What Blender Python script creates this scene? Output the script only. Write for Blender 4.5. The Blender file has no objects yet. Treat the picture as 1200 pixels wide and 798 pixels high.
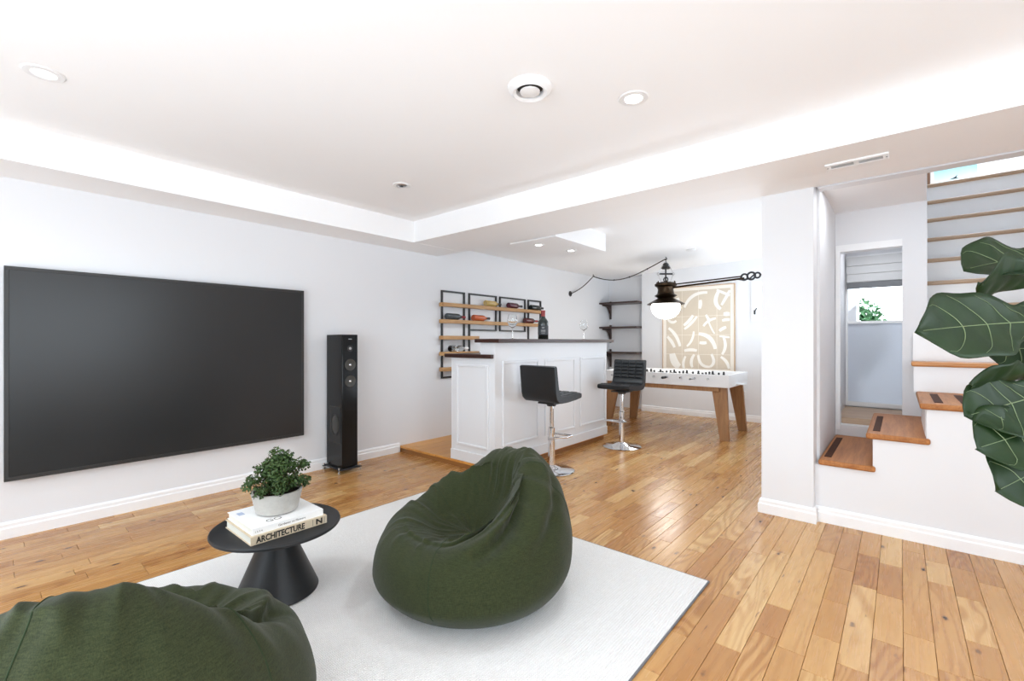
import bpy, bmesh, math, random
from mathutils import Vector, Matrix, noise

sc = bpy.context.scene
COL = sc.collection
PI = math.pi

# ------------------------------------------------------------------ camera, world, lights, exposure
cam_d = bpy.data.cameras.new('camera')
cam_d.sensor_width = 36.0
cam_d.lens = 36.0 * 535.0 / 1200.0
cam_d.shift_y = 1.0 / 1200.0
cam_d.clip_start = 0.02
cam = bpy.data.objects.new('camera', cam_d)
COL.objects.link(cam)
YAW = math.atan2(455, 535)
cam.location = (0, 0, 1.2)
cam.rotation_euler = (PI / 2, 0, YAW)
sc.camera = cam

world = bpy.data.worlds.new('daylight')
sc.world = world
world.use_nodes = True
bgn = world.node_tree.nodes['Background']
bgn.inputs['Color'].default_value = (0.82, 0.915, 1.0, 1)
bgn.inputs['Strength'].default_value = 4.0

def area_light(name, loc, rot, sx, sy, power, col=(1, 1, 1)):
    d = bpy.data.lights.new(name, 'AREA')
    d.shape = 'RECTANGLE'
    d.size = sx
    d.size_y = sy
    d.energy = power
    d.color = col
    o = bpy.data.objects.new(name, d)
    COL.objects.link(o)
    o.location = loc
    o.rotation_euler = rot
    return o

COOL = (0.755, 0.88, 1.0)
# added fill lights at the wall openings behind and right of the camera
area_light('rear_fill', (-0.9, -1.95, 1.42), (PI / 2 + 0.5, 0, 0), 4.6, 1.5, 10, COOL)
area_light('side_fill', (2.17, 0.9, 1.45), (PI / 2 + 0.5, 0, PI / 2), 2.6, 1.4, 4, COOL)
# invented fill behind the camera, turned up to brighten the ceiling
area_light('ceiling_fill', (-0.7, -0.55, 0.45), (PI - 0.95, 0, 0.3), 3.0, 0.9, 37, COOL)
# added fill for the games area, out of sight behind the column
area_light('games_fill', (-0.58, 6.52, 1.5), (PI / 2 + 0.8, 0, PI / 2), 1.3, 1.15, 22, COOL)
# extra fill hidden behind the column, put in to lift beam and ceiling
area_light('column_fill', (-0.98, 4.45, 0.5), (PI - 0.35, 0, PI / 2 + 0.9), 0.7, 0.7, 14, COOL)
# unseen lights without fixtures, added to brighten the lowest steps and window alcove
area_light('steps_fill', (-0.13, 3.86, 2.26), (0, 0, 0), 0.2, 0.12, 3, (0.93, 0.96, 1.0))
area_light('alcove_fill', (-0.16, 5.15, 2.10), (0, 0, 0), 0.3, 0.3, 2.6, (0.93, 0.96, 1.0))
# added light high over the upper landing, brightening the staircase
area_light('landing_fill', (0.66, 6.9, 4.55), (0, 0, 0), 0.8, 1.0, 50, COOL)

sc.view_settings.view_transform = 'Standard'
sc.view_settings.look = 'None'
sc.view_settings.gamma = 1.0
sc.view_settings.use_curve_mapping = False
sc.view_settings.exposure = 0.30
try:
    sc.cycles.use_denoising = True
    sc.cycles.max_bounces = 10
    sc.cycles.diffuse_bounces = 7
    sc.cycles.caustics_reflective = False
    sc.cycles.caustics_refractive = False
    sc.cycles.sample_clamp_indirect = 6.0
except Exception:
    pass

# ------------------------------------------------------------------ material helpers
def srgb(r, g, b):
    f = lambda c: (c / 255 / 12.92) if c / 255 <= 0.04045 else ((c / 255 + 0.055) / 1.055) ** 2.4
    return (f(r), f(g), f(b), 1)

class NT:
    def __init__(s, name):
        s.m = bpy.data.materials.new(name)
        s.m.use_nodes = True
        s.t = s.m.node_tree
        s.b = s.t.nodes['Principled BSDF']
    def n(s, kind, **kw):
        nd = s.t.nodes.new(kind)
        for k, v in kw.items():
            if k.startswith('i_'):
                key = k[2:].replace('_', ' ')
                s.put(nd.inputs[key], v)
            elif k.startswith('x'):
                s.put(nd.inputs[int(k[1:])], v)
            else:
                setattr(nd, k, v)
        return nd
    def put(s, sock, v):
        if hasattr(v, 'is_output') or isinstance(v, bpy.types.NodeSocket):
            s.t.links.new(v, sock)
        else:
            sock.default_value = v
    def set(s, **kw):
        for k, v in kw.items():
            s.put(s.b.inputs[k.replace('_', ' ')], v)
    def math(s, op, a, b=0.0, c=0.0):
        nd = s.n('ShaderNodeMath', operation=op)
        s.put(nd.inputs[0], a); s.put(nd.inputs[1], b); s.put(nd.inputs[2], c)
        return nd.outputs[0]
    def mix(s, f, a, b, mode='MIX'):
        nd = s.n('ShaderNodeMix', data_type='RGBA', blend_type=mode)
        s.put(nd.inputs[0], f); s.put(nd.inputs[6], a); s.put(nd.inputs[7], b)
        return nd.outputs[2]
    def ramp(s, f, stops):
        nd = s.n('ShaderNodeValToRGB')
        cr = nd.color_ramp
        while len(cr.elements) < len(stops):
            cr.elements.new(0.5)
        for e, (p, c) in zip(cr.elements, stops):
            e.position = p
            e.color = c if len(c) == 4 else (*c, 1)
        s.put(nd.inputs[0], f)
        return nd.outputs[0]
    def maprange(s, v, a, b, c=0.0, d=1.0):
        nd = s.n('ShaderNodeMapRange')
        for i, q in enumerate((v, a, b, c, d)):
            s.put(nd.inputs[i], q)
        return nd.outputs[0]
    def mapping(s, vec, scale=(1, 1, 1), loc=(0, 0, 0)):
        nd = s.n('ShaderNodeMapping')
        s.put(nd.inputs['Vector'], vec)
        nd.inputs['Scale'].default_value = scale
        s.put(nd.inputs['Location'], loc)
        return nd.outputs[0]
    def noise(s, vec, scale=5, detail=3, rough=0.5, dist=0.0):
        nd = s.n('ShaderNodeTexNoise')
        s.put(nd.inputs['Vector'], vec)
        nd.inputs['Scale'].default_value = scale
        nd.inputs['Detail'].default_value = detail
        nd.inputs['Roughness'].default_value = rough
        nd.inputs['Distortion'].default_value = dist
        return nd.outputs[0]
    def pos(s):
        return s.n('ShaderNodeNewGeometry').outputs['Position']
    def objc(s):
        return s.n('ShaderNodeTexCoord').outputs['Object']
    def bump(s, h, strength=0.2, dist=0.01):
        nd = s.n('ShaderNodeBump')
        nd.inputs['Strength'].default_value = strength
        nd.inputs['Distance'].default_value = dist
        s.put(nd.inputs['Height'], h)
        s.t.links.new(nd.outputs[0], s.b.inputs['Normal'])

MAT = {}
def paint(name, col, rough=0.55, bump=0.06, scale=120, spec=0.3, var=0.015):
    t = NT(name)
    nz = t.noise(t.pos(), scale, 3, 0.6)
    big = t.noise(t.pos(), 1.3, 3, 0.5)
    c2 = tuple(max(0, q * (1 - 2 * var)) for q in col[:3]) + (1,)
    t.set(Base_Color=t.mix(big, c2, col), Roughness=rough, Specular_IOR_Level=spec)
    t.bump(nz, bump, 0.003)
    MAT[name] = t.m
    return t.m

def plain(name, col, rough=0.4, metal=0.0, spec=0.5, coat=0.0, nscale=60, var=0.06, bump=0.0):
    t = NT(name)
    nz = t.noise(t.objc(), nscale, 3, 0.5)
    c2 = tuple(q * (1 - var) for q in col[:3]) + (1,)
    t.set(Base_Color=t.mix(nz, c2, col), Roughness=rough, Metallic=metal, Specular_IOR_Level=spec, Coat_Weight=coat)
    if bump:
        t.bump(nz, bump, 0.002)
    MAT[name] = t.m
    return t.m

def wood(name, dark, light, scale=1.0, axis='Y', rough=0.4, contrast=1.0, obj=True):
    t = NT(name)
    st = {'X': (1.6, 26, 26), 'Y': (26, 1.6, 26), 'Z': (26, 26, 1.6)}[axis]
    v = t.objc() if obj else t.pos()
    m = t.mapping(v, tuple(q * scale for q in st))
    n1 = t.noise(m, 1.6, 5, 0.62, 0.5)
    fine = t.noise(t.mapping(v, tuple(q * scale * 5 for q in st)), 1.5, 2, 0.5)
    f = t.math('ADD', t.math('MULTIPLY', n1, 0.8), t.math('MULTIPLY', fine, 0.25))
    f = t.maprange(f, 0.5 - 0.25 / contrast, 0.5 + 0.3 / contrast)
    t.set(Base_Color=t.mix(f, dark, light), Roughness=rough)
    t.bump(fine, 0.08, 0.002)
    MAT[name] = t.m
    return t.m

paint('wall_paint', (0.765, 0.772, 0.79, 1))
paint('ceiling_paint', (0.93, 0.932, 0.938, 1), 0.7, 0.05, 90)
paint('trim_paint', (0.88, 0.885, 0.89, 1), 0.35, 0.02, 60, 0.5)
paint('bar_paint', (0.77, 0.78, 0.80, 1), 0.35, 0.03, 50, 0.45)
plain('white_plastic', (0.84, 0.84, 0.84, 1), 0.35)
plain('black_metal', (0.018, 0.018, 0.019, 1), 0.42, 0.0, 0.5)
plain('black_lacquer', (0.004, 0.004, 0.004, 1), 0.16, 0.0, 0.28, 0.0)
plain('black_matte', (0.022, 0.022, 0.023, 1), 0.5, 0, 0.4)
plain('table_black', (0.018, 0.018, 0.0185, 1), 0.45, 0, 0.35, 0, 200, 0.15, 0.1)
plain('leatherette', (0.012, 0.0125, 0.0135, 1), 0.42, 0, 0.35, 0, 260, 0.2, 0.25)
plain('chrome', (0.78, 0.78, 0.79, 1), 0.08, 1.0)
plain('brushed_steel', (0.55, 0.55, 0.56, 1), 0.28, 1.0)
plain('bronze', (0.055, 0.032, 0.016, 1), 0.35, 0.85, 0.5, 0, 30, 0.5)
plain('tv_bezel', (0.022, 0.021, 0.020, 1), 0.4)
wood('mahogany', (0.020, 0.006, 0.004, 1), (0.055, 0.018, 0.010, 1), 1, 'Y', 0.35)
wood('shelf_wood', (0.022, 0.010, 0.008, 1), (0.060, 0.030, 0.024, 1), 1, 'X', 0.4)
wood('oak_rack', srgb(150, 105, 62), srgb(206, 164, 112), 1, 'Y', 0.5)
wood('walnut_leg', srgb(124, 84, 50), srgb(176, 130, 84), 0.8, 'Z', 0.5)
wood('tread_wood', srgb(134, 78, 36), srgb(196, 134, 78), 0.7, 'Y', 0.5)
MAT['tread_wood'].node_tree.nodes['Principled BSDF'].inputs['Specular IOR Level'].default_value = 0.3
wood('tread_oak', srgb(176, 112, 56), srgb(212, 152, 92), 0.6, 'X', 0.35)
wood('upper_tread', srgb(150, 122, 100), srgb(206, 178, 148), 0.6, 'X', 0.45)
wood('platform_wood', srgb(176, 110, 44), srgb(230, 172, 92), 0.45, 'Y', 0.35, 0.8, False)
wood('platform_side', srgb(120, 74, 36), srgb(176, 122, 70), 0.6, 'X', 0.4, 0.8, False)
wood('art_frame', srgb(180, 150, 120), srgb(214, 188, 160), 1, 'Z', 0.5)
wood('dark_door_wood', srgb(84, 56, 38), srgb(124, 88, 62), 1, 'Z', 0.4)
plain('strip_brown', srgb(74, 46, 34), 0.8, 0, 0.2)
plain('seam_dark', (0.05, 0.028, 0.014, 1), 0.9, 0, 0.1)

def m_planks():
    t = NT('floor_planks')
    rnd = t.n('ShaderNodeAttribute', attribute_name='rnd').outputs['Fac']
    rn2 = t.n('ShaderNodeAttribute', attribute_name='rnd_b').outputs['Fac']
    p = t.pos()
    off = t.n('ShaderNodeCombineXYZ')
    t.put(off.inputs[0], t.math('MULTIPLY', rnd, 37.0))
    t.put(off.inputs[1], t.math('MULTIPLY', rn2, 91.0))
    pv = t.n('ShaderNodeVectorMath', operation='ADD')
    t.put(pv.inputs[0], p); t.put(pv.inputs[1], off.outputs[0])
    pv = pv.outputs[0]
    base = t.ramp(rnd, [(0.0, srgb(176, 124, 71)), (0.2, srgb(188, 140, 83)), (0.5, srgb(197, 150, 93)),
                        (0.8, srgb(203, 159, 102)), (1.0, srgb(214, 176, 121))])
    # cathedral figure: contour lines of a stretched noise field
    fld = t.noise(t.mapping(pv, (5.5, 0.85, 1)), 1.0, 2, 0.45, 0.4)
    rings = t.math('SINE', t.math('MULTIPLY', fld, 95.0))
    rings = t.maprange(rings, -0.3, 1.0)
    fig = t.maprange(rn2, 0.35, 0.7)
    fig = t.math('MULTIPLY', t.math('MULTIPLY', rings, fig), 0.85)
    streak = t.noise(t.mapping(pv, (60, 2.2, 1)), 1.0, 4, 0.6, 0.3)
    broad = t.noise(t.mapping(pv, (9, 0.9, 1)), 1.0, 3, 0.5)
    c = t.mix(fig, base, t.mix(1.0, base, (0.70, 0.56, 0.40, 1), 'MULTIPLY'))
    c = t.mix(t.maprange(streak, 0.36, 0.7, 0.0, 0.42), c, t.mix(1.0, c, (0.72, 0.58, 0.44, 1), 'MULTIPLY'))
    c = t.mix(t.maprange(broad, 0.42, 0.72, 0.0, 0.5), c, t.mix(1.0, c, (0.84, 0.70, 0.54, 1), 'MULTIPLY'))
    # knots and worm marks
    vo = t.n('ShaderNodeTexVoronoi', feature='F1')
    t.put(vo.inputs['Vector'], t.mapping(pv, (10.5, 4.6, 0.01)))
    vo.inputs['Scale'].default_value = 1.0
    sel = t.maprange(t.noise(t.mapping(pv, (2.6, 1.6, 1)), 1.0, 2, 0.5), 0.38, 0.45)
    wob = t.math('MULTIPLY', t.math('SUBTRACT', t.noise(pv, 45, 2, 0.5), 0.5), 0.13)
    kd = t.math('ADD', vo.outputs['Distance'], wob)
    knot = t.math('MULTIPLY', t.maprange(kd, 0.125, 0.06), sel)
    halo = t.math('MULTIPLY', t.maprange(kd, 0.24, 0.06), sel)
    c = t.mix(t.math('MULTIPLY', halo, 0.4), c, srgb(170, 108, 62))
    c = t.mix(t.math('MULTIPLY', knot, 0.92), c, srgb(58, 34, 20))
    mark = t.noise(t.mapping(pv, (55, 9, 1)), 1.0, 3, 0.55)
    c = t.mix(t.maprange(mark, 0.67, 0.76, 0.0, 0.75), c, srgb(92, 56, 34))
    t.set(Base_Color=c, Roughness=t.maprange(streak, 0.3, 0.7, 0.20, 0.32), Specular_IOR_Level=0.45)
    t.bump(streak, 0.05, 0.002)
    MAT['floor_planks'] = t.m
m_planks()

def m_rug():
    t = NT('rug_wool')
    p = t.objc()
    w1 = t.n('ShaderNodeTexWave', wave_type='BANDS', bands_direction='X')
    w1.inputs['Scale'].default_value = 30; w1.inputs['Distortion'].default_value = 1.5
    w1.inputs['Detail'].default_value = 2; w1.inputs['Detail Scale'].default_value = 4
    t.put(w1.inputs['Vector'], p)
    w2 = t.n('ShaderNodeTexWave', wave_type='BANDS', bands_direction='Y')
    w2.inputs['Scale'].default_value = 46; w2.inputs['Distortion'].default_value = 2.5
    w2.inputs['Detail'].default_value = 2; w2.inputs['Detail Scale'].default_value = 3
    t.put(w2.inputs['Vector'], p)
    h = t.math('MULTIPLY', w1.outputs['Fac'], w2.outputs['Fac'])
    nz = t.noise(p, 55, 4, 0.7)
    h2 = t.math('ADD', h, t.math('MULTIPLY', nz, 0.7))
    t.set(Base_Color=t.mix(t.maprange(h2, 0.2, 1.2), srgb(232, 229, 225), srgb(250, 249, 247)), Roughness=0.95, Specular_IOR_Level=0.1)
    t.bump(h2, 0.7, 0.006)
    MAT['rug_wool'] = t.m
m_rug()
plain('rug_binding', srgb(120, 120, 124), 0.9, 0, 0.1)

def m_linen():
    t = NT('green_linen')
    p = t.objc()
    a = t.noise(t.mapping(p, (420, 420, 40)), 1.0, 2, 0.6)
    b = t.noise(t.mapping(p, (50, 50, 420)), 1.0, 2, 0.6)
    f = t.math('ADD', t.math('MULTIPLY', a, 0.55), t.math('MULTIPLY', b, 0.45))
    f = t.maprange(f, 0.30, 0.72)
    t.set(Base_Color=t.mix(f, srgb(27, 31, 15), srgb(58, 64, 37)), Roughness=0.9, Specular_IOR_Level=0.15, Sheen_Weight=0.1)
    t.bump(f, 0.2, 0.002)
    MAT['green_linen'] = t.m
m_linen()
plain('linen_seam', srgb(40, 52, 32), 0.85, 0, 0.2)

def m_screen():
    t = NT('tv_screen')
    nz = t.noise(t.objc(), 3, 2, 0.5)
    t.set(Base_Color=t.mix(nz, (0.014, 0.014, 0.014, 1), (0.018, 0.018, 0.018, 1)), Roughness=0.28, Specular_IOR_Level=0.45)
    MAT['tv_screen'] = t.m
m_screen()

def m_glass(name, col=(1, 1, 1, 1), rough=0.0, ior=1.45):
    t = NT(name)
    nz = t.noise(t.objc(), 20, 2, 0.5)
    c2 = tuple(q * 0.985 for q in col[:3]) + (1,)
    t.set(Base_Color=t.mix(nz, c2, col), Roughness=rough, Transmission_Weight=1.0, IOR=ior)
    MAT[name] = t.m
m_glass('clear_glass', (0.97, 0.98, 0.98, 1))
m_glass('pane_glass', (1, 1, 1, 1), 0.0, 1.02)
plain('bottle_dark', (0.012, 0.018, 0.016, 1), 0.12, 0, 0.5, 0.3)
plain('bottle_gray', (0.05, 0.06, 0.065, 1), 0.15, 0, 0.5, 0.3)
plain('bottle_red', (0.10, 0.012, 0.014, 1), 0.15, 0, 0.5, 0.3)
plain('bottle_maroon', (0.075, 0.008, 0.022, 1), 0.15, 0, 0.5, 0.3)
plain('bottle_orange', srgb(190, 92, 52), 0.18, 0, 0.5, 0.3)
plain('bottle_straw', srgb(190, 160, 96), 0.18, 0, 0.5, 0.3)
plain('foil_red', srgb(140, 32, 34), 0.35)
plain('foil_dark', (0.012, 0.012, 0.013, 1), 0.35)
plain('label_gray', srgb(58, 62, 66), 0.6)
plain('label_print', srgb(150, 150, 150), 0.6)
plain('paper_white', srgb(244, 243, 241), 0.6, 0, 0.3, 0, 90, 0.02)
plain('page_edge', srgb(222, 218, 206), 0.8, 0, 0.2, 0, 300, 0.1)
plain('cover_white', srgb(246, 246, 245), 0.35, 0, 0.4, 0, 90, 0.02)
plain('cover_beige', srgb(206, 190, 164), 0.5, 0, 0.3, 0, 90, 0.04)
plain('ink_black', (0.012, 0.011, 0.010, 1), 0.6)
plain('ink_gray', srgb(120, 116, 112), 0.6)
plain('ink_blue', srgb(176, 190, 214), 0.6)
plain('concrete', srgb(186, 182, 175), 0.75, 0, 0.25, 0, 70, 0.22, 0.25)
plain('soil', (0.03, 0.02, 0.014, 1), 0.95, 0, 0.1, 0, 80, 0.6)
plain('shrub_leaf', srgb(72, 96, 48), 0.5, 0, 0.3, 0, 40, 0.65)
plain('stem_brown', srgb(90, 68, 46), 0.8, 0, 0.2, 0, 60, 0.4)
plain('hedge_leaf', srgb(112, 160, 112), 0.6, 0, 0.2, 0, 8, 0.5)
plain('shade_fabric', srgb(196, 196, 196), 0.9, 0, 0.1, 0, 150, 0.05)
plain('shade_bar', srgb(118, 120, 122), 0.8, 0, 0.1)
plain('frosted_panel', srgb(226, 232, 242), 0.6, 0, 0.2, 0, 4, 0.03)
MAT['frosted_panel'].node_tree.nodes['Principled BSDF'].inputs['Transmission Weight'].default_value = 0.22
MAT['frosted_panel'].node_tree.nodes['Principled BSDF'].inputs['IOR'].default_value = 1.05
plain('sensor_gray', srgb(200, 200, 200), 0.4)
plain('canvas_beige', srgb(212, 200, 182), 0.85, 0, 0.15, 0, 30, 0.06)
plain('canvas_white', srgb(240, 237, 230), 0.85, 0, 0.15, 0, 30, 0.03)
plain('mat_cream', srgb(238, 232, 222), 0.85, 0, 0.15, 0, 30, 0.03)
plain('speaker_cone', (0.05, 0.048, 0.042, 1), 0.45)
plain('grey_mat', srgb(236, 238, 240), 0.8, 0, 0.1)

def m_fig():
    t = NT('fig_leaf')
    nz = t.noise(t.objc(), 14, 4, 0.6)
    t.set(Base_Color=t.mix(nz, srgb(14, 30, 11), srgb(36, 58, 24)), Roughness=0.45, Specular_IOR_Level=0.28)
    t.bump(nz, 0.2, 0.006)
    MAT['fig_leaf'] = t.m
    plain('fig_vein', srgb(120, 134, 98), 0.5, 0, 0.3)
    plain('fig_edge', srgb(110, 160, 70), 0.5, 0, 0.3)
m_fig()

def m_sea():
    t = NT('seaside_print')
    p = t.objc()
    sp = t.n('ShaderNodeSeparateXYZ'); t.put(sp.inputs[0], p)
    z = t.math('ADD', sp.outputs[2], t.math('MULTIPLY', t.math('SUBTRACT', t.noise(p, 9, 3, 0.5), 0.5), 0.06))
    c = t.ramp(t.maprange(z, 0.0, 0.3), [(0.0, srgb(232, 244, 244)), (0.3, srgb(206, 236, 240)), (0.6, srgb(160, 214, 222)), (1.0, srgb(96, 168, 182))])
    t.set(Base_Color=c, Roughness=0.4)
    MAT['seaside_print'] = t.m
m_sea()

def emit(name, col, strength):
    t = NT(name)
    nz = t.noise(t.objc(), 8, 2, 0.5)
    t.set(Base_Color=t.mix(nz, (0.85, 0.85, 0.85, 1), (0.9, 0.9, 0.9, 1)), Emission_Color=col, Emission_Strength=strength, Roughness=0.3)
    MAT[name] = t.m
emit('globe_glow', (1.0, 0.97, 0.92, 1), 4.0)
emit('lamp_lens_lit', (1.0, 0.98, 0.95, 1), 14.0)
emit('lamp_lens_soft', (1.0, 0.98, 0.95, 1), 2.5)

# ------------------------------------------------------------------ mesh helpers
class MB:
    """collects shapes, then builds ONE mesh object"""
    def __init__(s):
        s.v = []; s.f = []; s.mi = []; s.cur = 0
    def add(s, vs, fs):
        o = len(s.v)
        s.v += [tuple(q) for q in vs]
        for f in fs:
            s.f.append(tuple(i + o for i in f)); s.mi.append(s.cur)
        return s
    def box(s, x0, y0, z0, x1, y1, z1):
        return s.add([(x0, y0, z0), (x1, y0, z0), (x1, y1, z0), (x0, y1, z0), (x0, y0, z1), (x1, y0, z1), (x1, y1, z1), (x0, y1, z1)],
                     [(0, 3, 2, 1), (4, 5, 6, 7), (0, 1, 5, 4), (1, 2, 6, 5), (2, 3, 7, 6), (3, 0, 4, 7)])
    def hexa(s, pts):   # eight corners, same order as box
        return s.add(pts, [(0, 3, 2, 1), (4, 5, 6, 7), (0, 1, 5, 4), (1, 2, 6, 5), (2, 3, 7, 6), (3, 0, 4, 7)])
    def prism(s, poly, axis, a, b):
        """polygon of 2-D points (counter-clockwise) extruded along axis from a to b"""
        def pt(p, h):
            return {'x': (h, p[0], p[1]), 'y': (p[0], h, p[1]), 'z': (p[0], p[1], h)}[axis]
        n = len(poly)
        vs = [pt(p, a) for p in poly] + [pt(p, b) for p in poly]
        fs = [tuple(range(n - 1, -1, -1)), tuple(range(n, 2 * n))]
        fs += [(i, (i + 1) % n, n + (i + 1) % n, n + i) for i in range(n)]
        return s.add(vs, fs)
    def lathe(s, prof, n=32, c=(0, 0, 0), sx=1.0, sy=1.0, axis='z', cap=True):
        vs = []; fs = []
        for (r, z) in prof:
            for k in range(n):
                a = 2 * PI * k / n
                p = (r * math.cos(a) * sx, r * math.sin(a) * sy, z)
                if axis == 'y': p = (p[0], z, -p[1])
                if axis == 'x': p = (z, p[0], p[1])
                vs.append((p[0] + c[0], p[1] + c[1], p[2] + c[2]))
        m = len(prof)
        for i in range(m - 1):
            for k in range(n):
                k2 = (k + 1) % n
                fs.append((i * n + k, i * n + k2, (i + 1) * n + k2, (i + 1) * n + k))
        if cap:
            if prof[0][0] > 1e-6: fs.append(tuple(range(n - 1, -1, -1)))
            if prof[-1][0] > 1e-6: fs.append(tuple((m - 1) * n + k for k in range(n)))
        return s.add(vs, fs)
    def tube(s, path, r, n=8, closed=False):
        path = [Vector(p) for p in path]
        m = len(path); vs = []; fs = []
        up = None
        for i, p in enumerate(path):
            if closed: d = path[(i + 1) % m] - path[i - 1]
            else: d = path[min(i + 1, m - 1)] - path[max(i - 1, 0)]
            d.normalize()
            if up is None:
                up = Vector((0, 0, 1)) if abs(d.z) < 0.9 else Vector((1, 0, 0))
            a = d.cross(up)
            if a.length < 1e-4: a = d.orthogonal()
            a.normalize(); b = a.cross(d).normalized(); up = b
            rr = r[i] if isinstance(r, (list, tuple)) else r
            for k in range(n):
                t = 2 * PI * k / n
                vs.append(p + a * (rr * math.cos(t)) + b * (rr * math.sin(t)))
        seg = m if closed else m - 1
        for i in range(seg):
            j = (i + 1) % m
            for k in range(n):
                k2 = (k + 1) % n
                fs.append((i * n + k2, i * n + k, j * n + k, j * n + k2))
        if not closed:
            fs.append(tuple(range(n))); fs.append(tuple((m - 1) * n + k for k in range(n - 1, -1, -1)))
        return s.add(vs, fs)
    def torus(s, c, R, r, n=20, k=8, normal='z'):
        pts = []
        for i in range(n):
            a = 2 * PI * i / n
            q = {'z': (math.cos(a), math.sin(a), 0), 'y': (math.cos(a), 0, math.sin(a)), 'x': (0, math.cos(a), math.sin(a))}[normal]
            pts.append((c[0] + R * q[0], c[1] + R * q[1], c[2] + R * q[2]))
        return s.tube(pts, r, k, True)
    def build(s, name, mat, parent=None, bevel=0.0, smooth=True, seg=2, loc=None, angle=35, fix=True):
        me = bpy.data.meshes.new(name)
        vs = s.v
        if loc is not None:
            vs = [(p[0] - loc[0], p[1] - loc[1], p[2] - loc[2]) for p in vs]
        me.from_pydata(vs, [], s.f)
        mats = mat if isinstance(mat, (list, tuple)) else [mat]
        for m in mats: me.materials.append(MAT[m])
        if len(mats) > 1: me.polygons.foreach_set('material_index', s.mi)
        if fix:
            bm = bmesh.new(); bm.from_mesh(me)
            bmesh.ops.recalc_face_normals(bm, faces=bm.faces)
            bm.to_mesh(me); bm.free()
        if smooth:
            me.shade_smooth()
            me.set_sharp_from_angle(angle=math.radians(angle))
        me.update()
        o = bpy.data.objects.new(name, me)
        COL.objects.link(o)
        if loc is not None: o.location = loc
        if parent: o.parent = parent
        if bevel:
            b = o.modifiers.new('bevel', 'BEVEL')
            b.width = bevel; b.segments = seg; b.limit_method = 'ANGLE'; b.angle_limit = math.radians(40)
        return o

def tag(o, label=None, cat=None, group=None, kind=None):
    if label: o['label'] = label
    if cat: o['category'] = cat
    if group: o['group'] = group
    if kind: o['kind'] = kind
    return o

def thing(name, label, cat, loc=(0, 0, 0), rz=0.0, group=None, rot=None):
    o = bpy.data.objects.new(name, None)
    COL.objects.link(o)
    o.empty_display_size = 0.05
    o.location = loc
    o.rotation_euler = rot if rot else (0, 0, rz)
    return tag(o, label, cat, group)

def struct(name, mb, mat, parent=None, label=None, bevel=0.0, cat=None, smooth=False):
    o = mb.build(name, mat, parent, bevel, smooth)
    if not parent: tag(o, label, cat, None, 'structure')
    return o

def copy_tree(o, parent=None):
    c = o.copy(); COL.objects.link(c); c.parent = parent
    for ch in o.children: copy_tree(ch, c)
    return c

def text_mesh(body, size, bold=0.0, ext=0.0004):
    cu = bpy.data.curves.new('txt', 'FONT')
    cu.body = body; cu.size = size; cu.extrude = ext; cu.resolution_u = 3
    cu.offset = bold; cu.align_x = 'LEFT'; cu.align_y = 'BOTTOM_BASELINE'
    ob = bpy.data.objects.new('txt', cu); COL.objects.link(ob)
    dg = bpy.context.evaluated_depsgraph_get()
    me = bpy.data.meshes.new_from_object(ob.evaluated_get(dg))
    bpy.data.objects.remove(ob)
    return me

def text_obj(name, body, size, mat, parent, mtx, stretch=1.0, embolden=0.0):
    me = text_mesh(body, size, embolden)
    me.transform(mtx @ Matrix.Diagonal((stretch, 1, 1, 1)))
    me.materials.clear(); me.materials.append(MAT[mat])
    o = bpy.data.objects.new(name, me); COL.objects.link(o)
    if parent: o.parent = parent
    return o

# ------------------------------------------------------------------ room dimensions
XL, XR = -4.15, 2.2          # left and right walls
YR, YB = -2.0, 7.5           # rear wall (behind the camera) and back wall of the games area
ZC, ZB = 2.41, 2.20          # ceiling, underside of beam and soffit
BY0, BY1 = 2.87, 3.62        # beam
SX = -0.42                   # stairwell left wall
SY = 3.66                    # stair side wall

# ---- floor: a slab with every plank as its own piece
random.seed(11)
fl = struct('floor', MB().box(XL - 0.1, YR - 0.1, -0.12, XR + 0.1, 7.7, -0.009), 'seam_dark', label='wooden strip floor of light oak planks')
th = YAW
Rv = Vector((math.cos(th), math.sin(th), 0)); Fv = Vector((-math.sin(th), math.cos(th), 0))
def project(x, y, z):
    d = x * Fv.x + y * Fv.y
    if d < 0.12: return None
    return (600 + 535 * (x * Rv.x + y * Rv.y) / d, 400 + 535 * (1.2 - z) / d)
PW = 0.0953
rows = []
x = 0.009 - PW * 44
while x < XR:
    y = YR - random.random() * 0.8
    while y < 7.7:
        L = random.choice((0.28, 0.36, 0.45, 0.55, 0.62, 0.75, 0.9, 1.05)) * random.uniform(0.9, 1.1)
        a, b = max(y, YR), min(y + L, 7.69)
        x0, x1 = max(x, XL), min(x + PW, XR)
        # no planks under the stairs
        if not (x0 > -0.45 and a > 3.7):
            if x1 > -0.45 and b > 3.75: b = min(b, 3.75)
            if b - a > 0.03 and x1 - x0 > 0.01:
                rows.append((x0, a, x1, b, random.random(), random.random()))
        y += L
    x += PW
def plank_size(r):
    x0, a, x1, b = r[:4]
    pts = [project(q[0], q[1], 0) for q in ((x0, a), (x1, a), (x1, b), (x0, b))]
    if any(p is None for p in pts): 
        return 0
    if max(p[0] for p in pts) < 0 or min(p[0] for p in pts) > 1200 or min(p[1] for p in pts) > 800: return 0
    pts = [(min(max(p[0], 0), 1200), min(max(p[1], 0), 800)) for p in pts]
    A = 0
    for i in range(4):
        A += pts[i][0] * pts[(i + 1) % 4][1] - pts[(i + 1) % 4][0] * pts[i][1]
    cx = (x0 + x1) / 2; cy = (a + b) / 2
    if -2.87 < cx < -0.72 and 0.1 < cy < 2.37: return 0.001    # under the rug
    if cx > -0.5 and cy > 3.66: return 0
    return abs(A) / 2
rows.sort(key=plank_size, reverse=True)
G = 0.0007; CH = 0.0012
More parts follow.
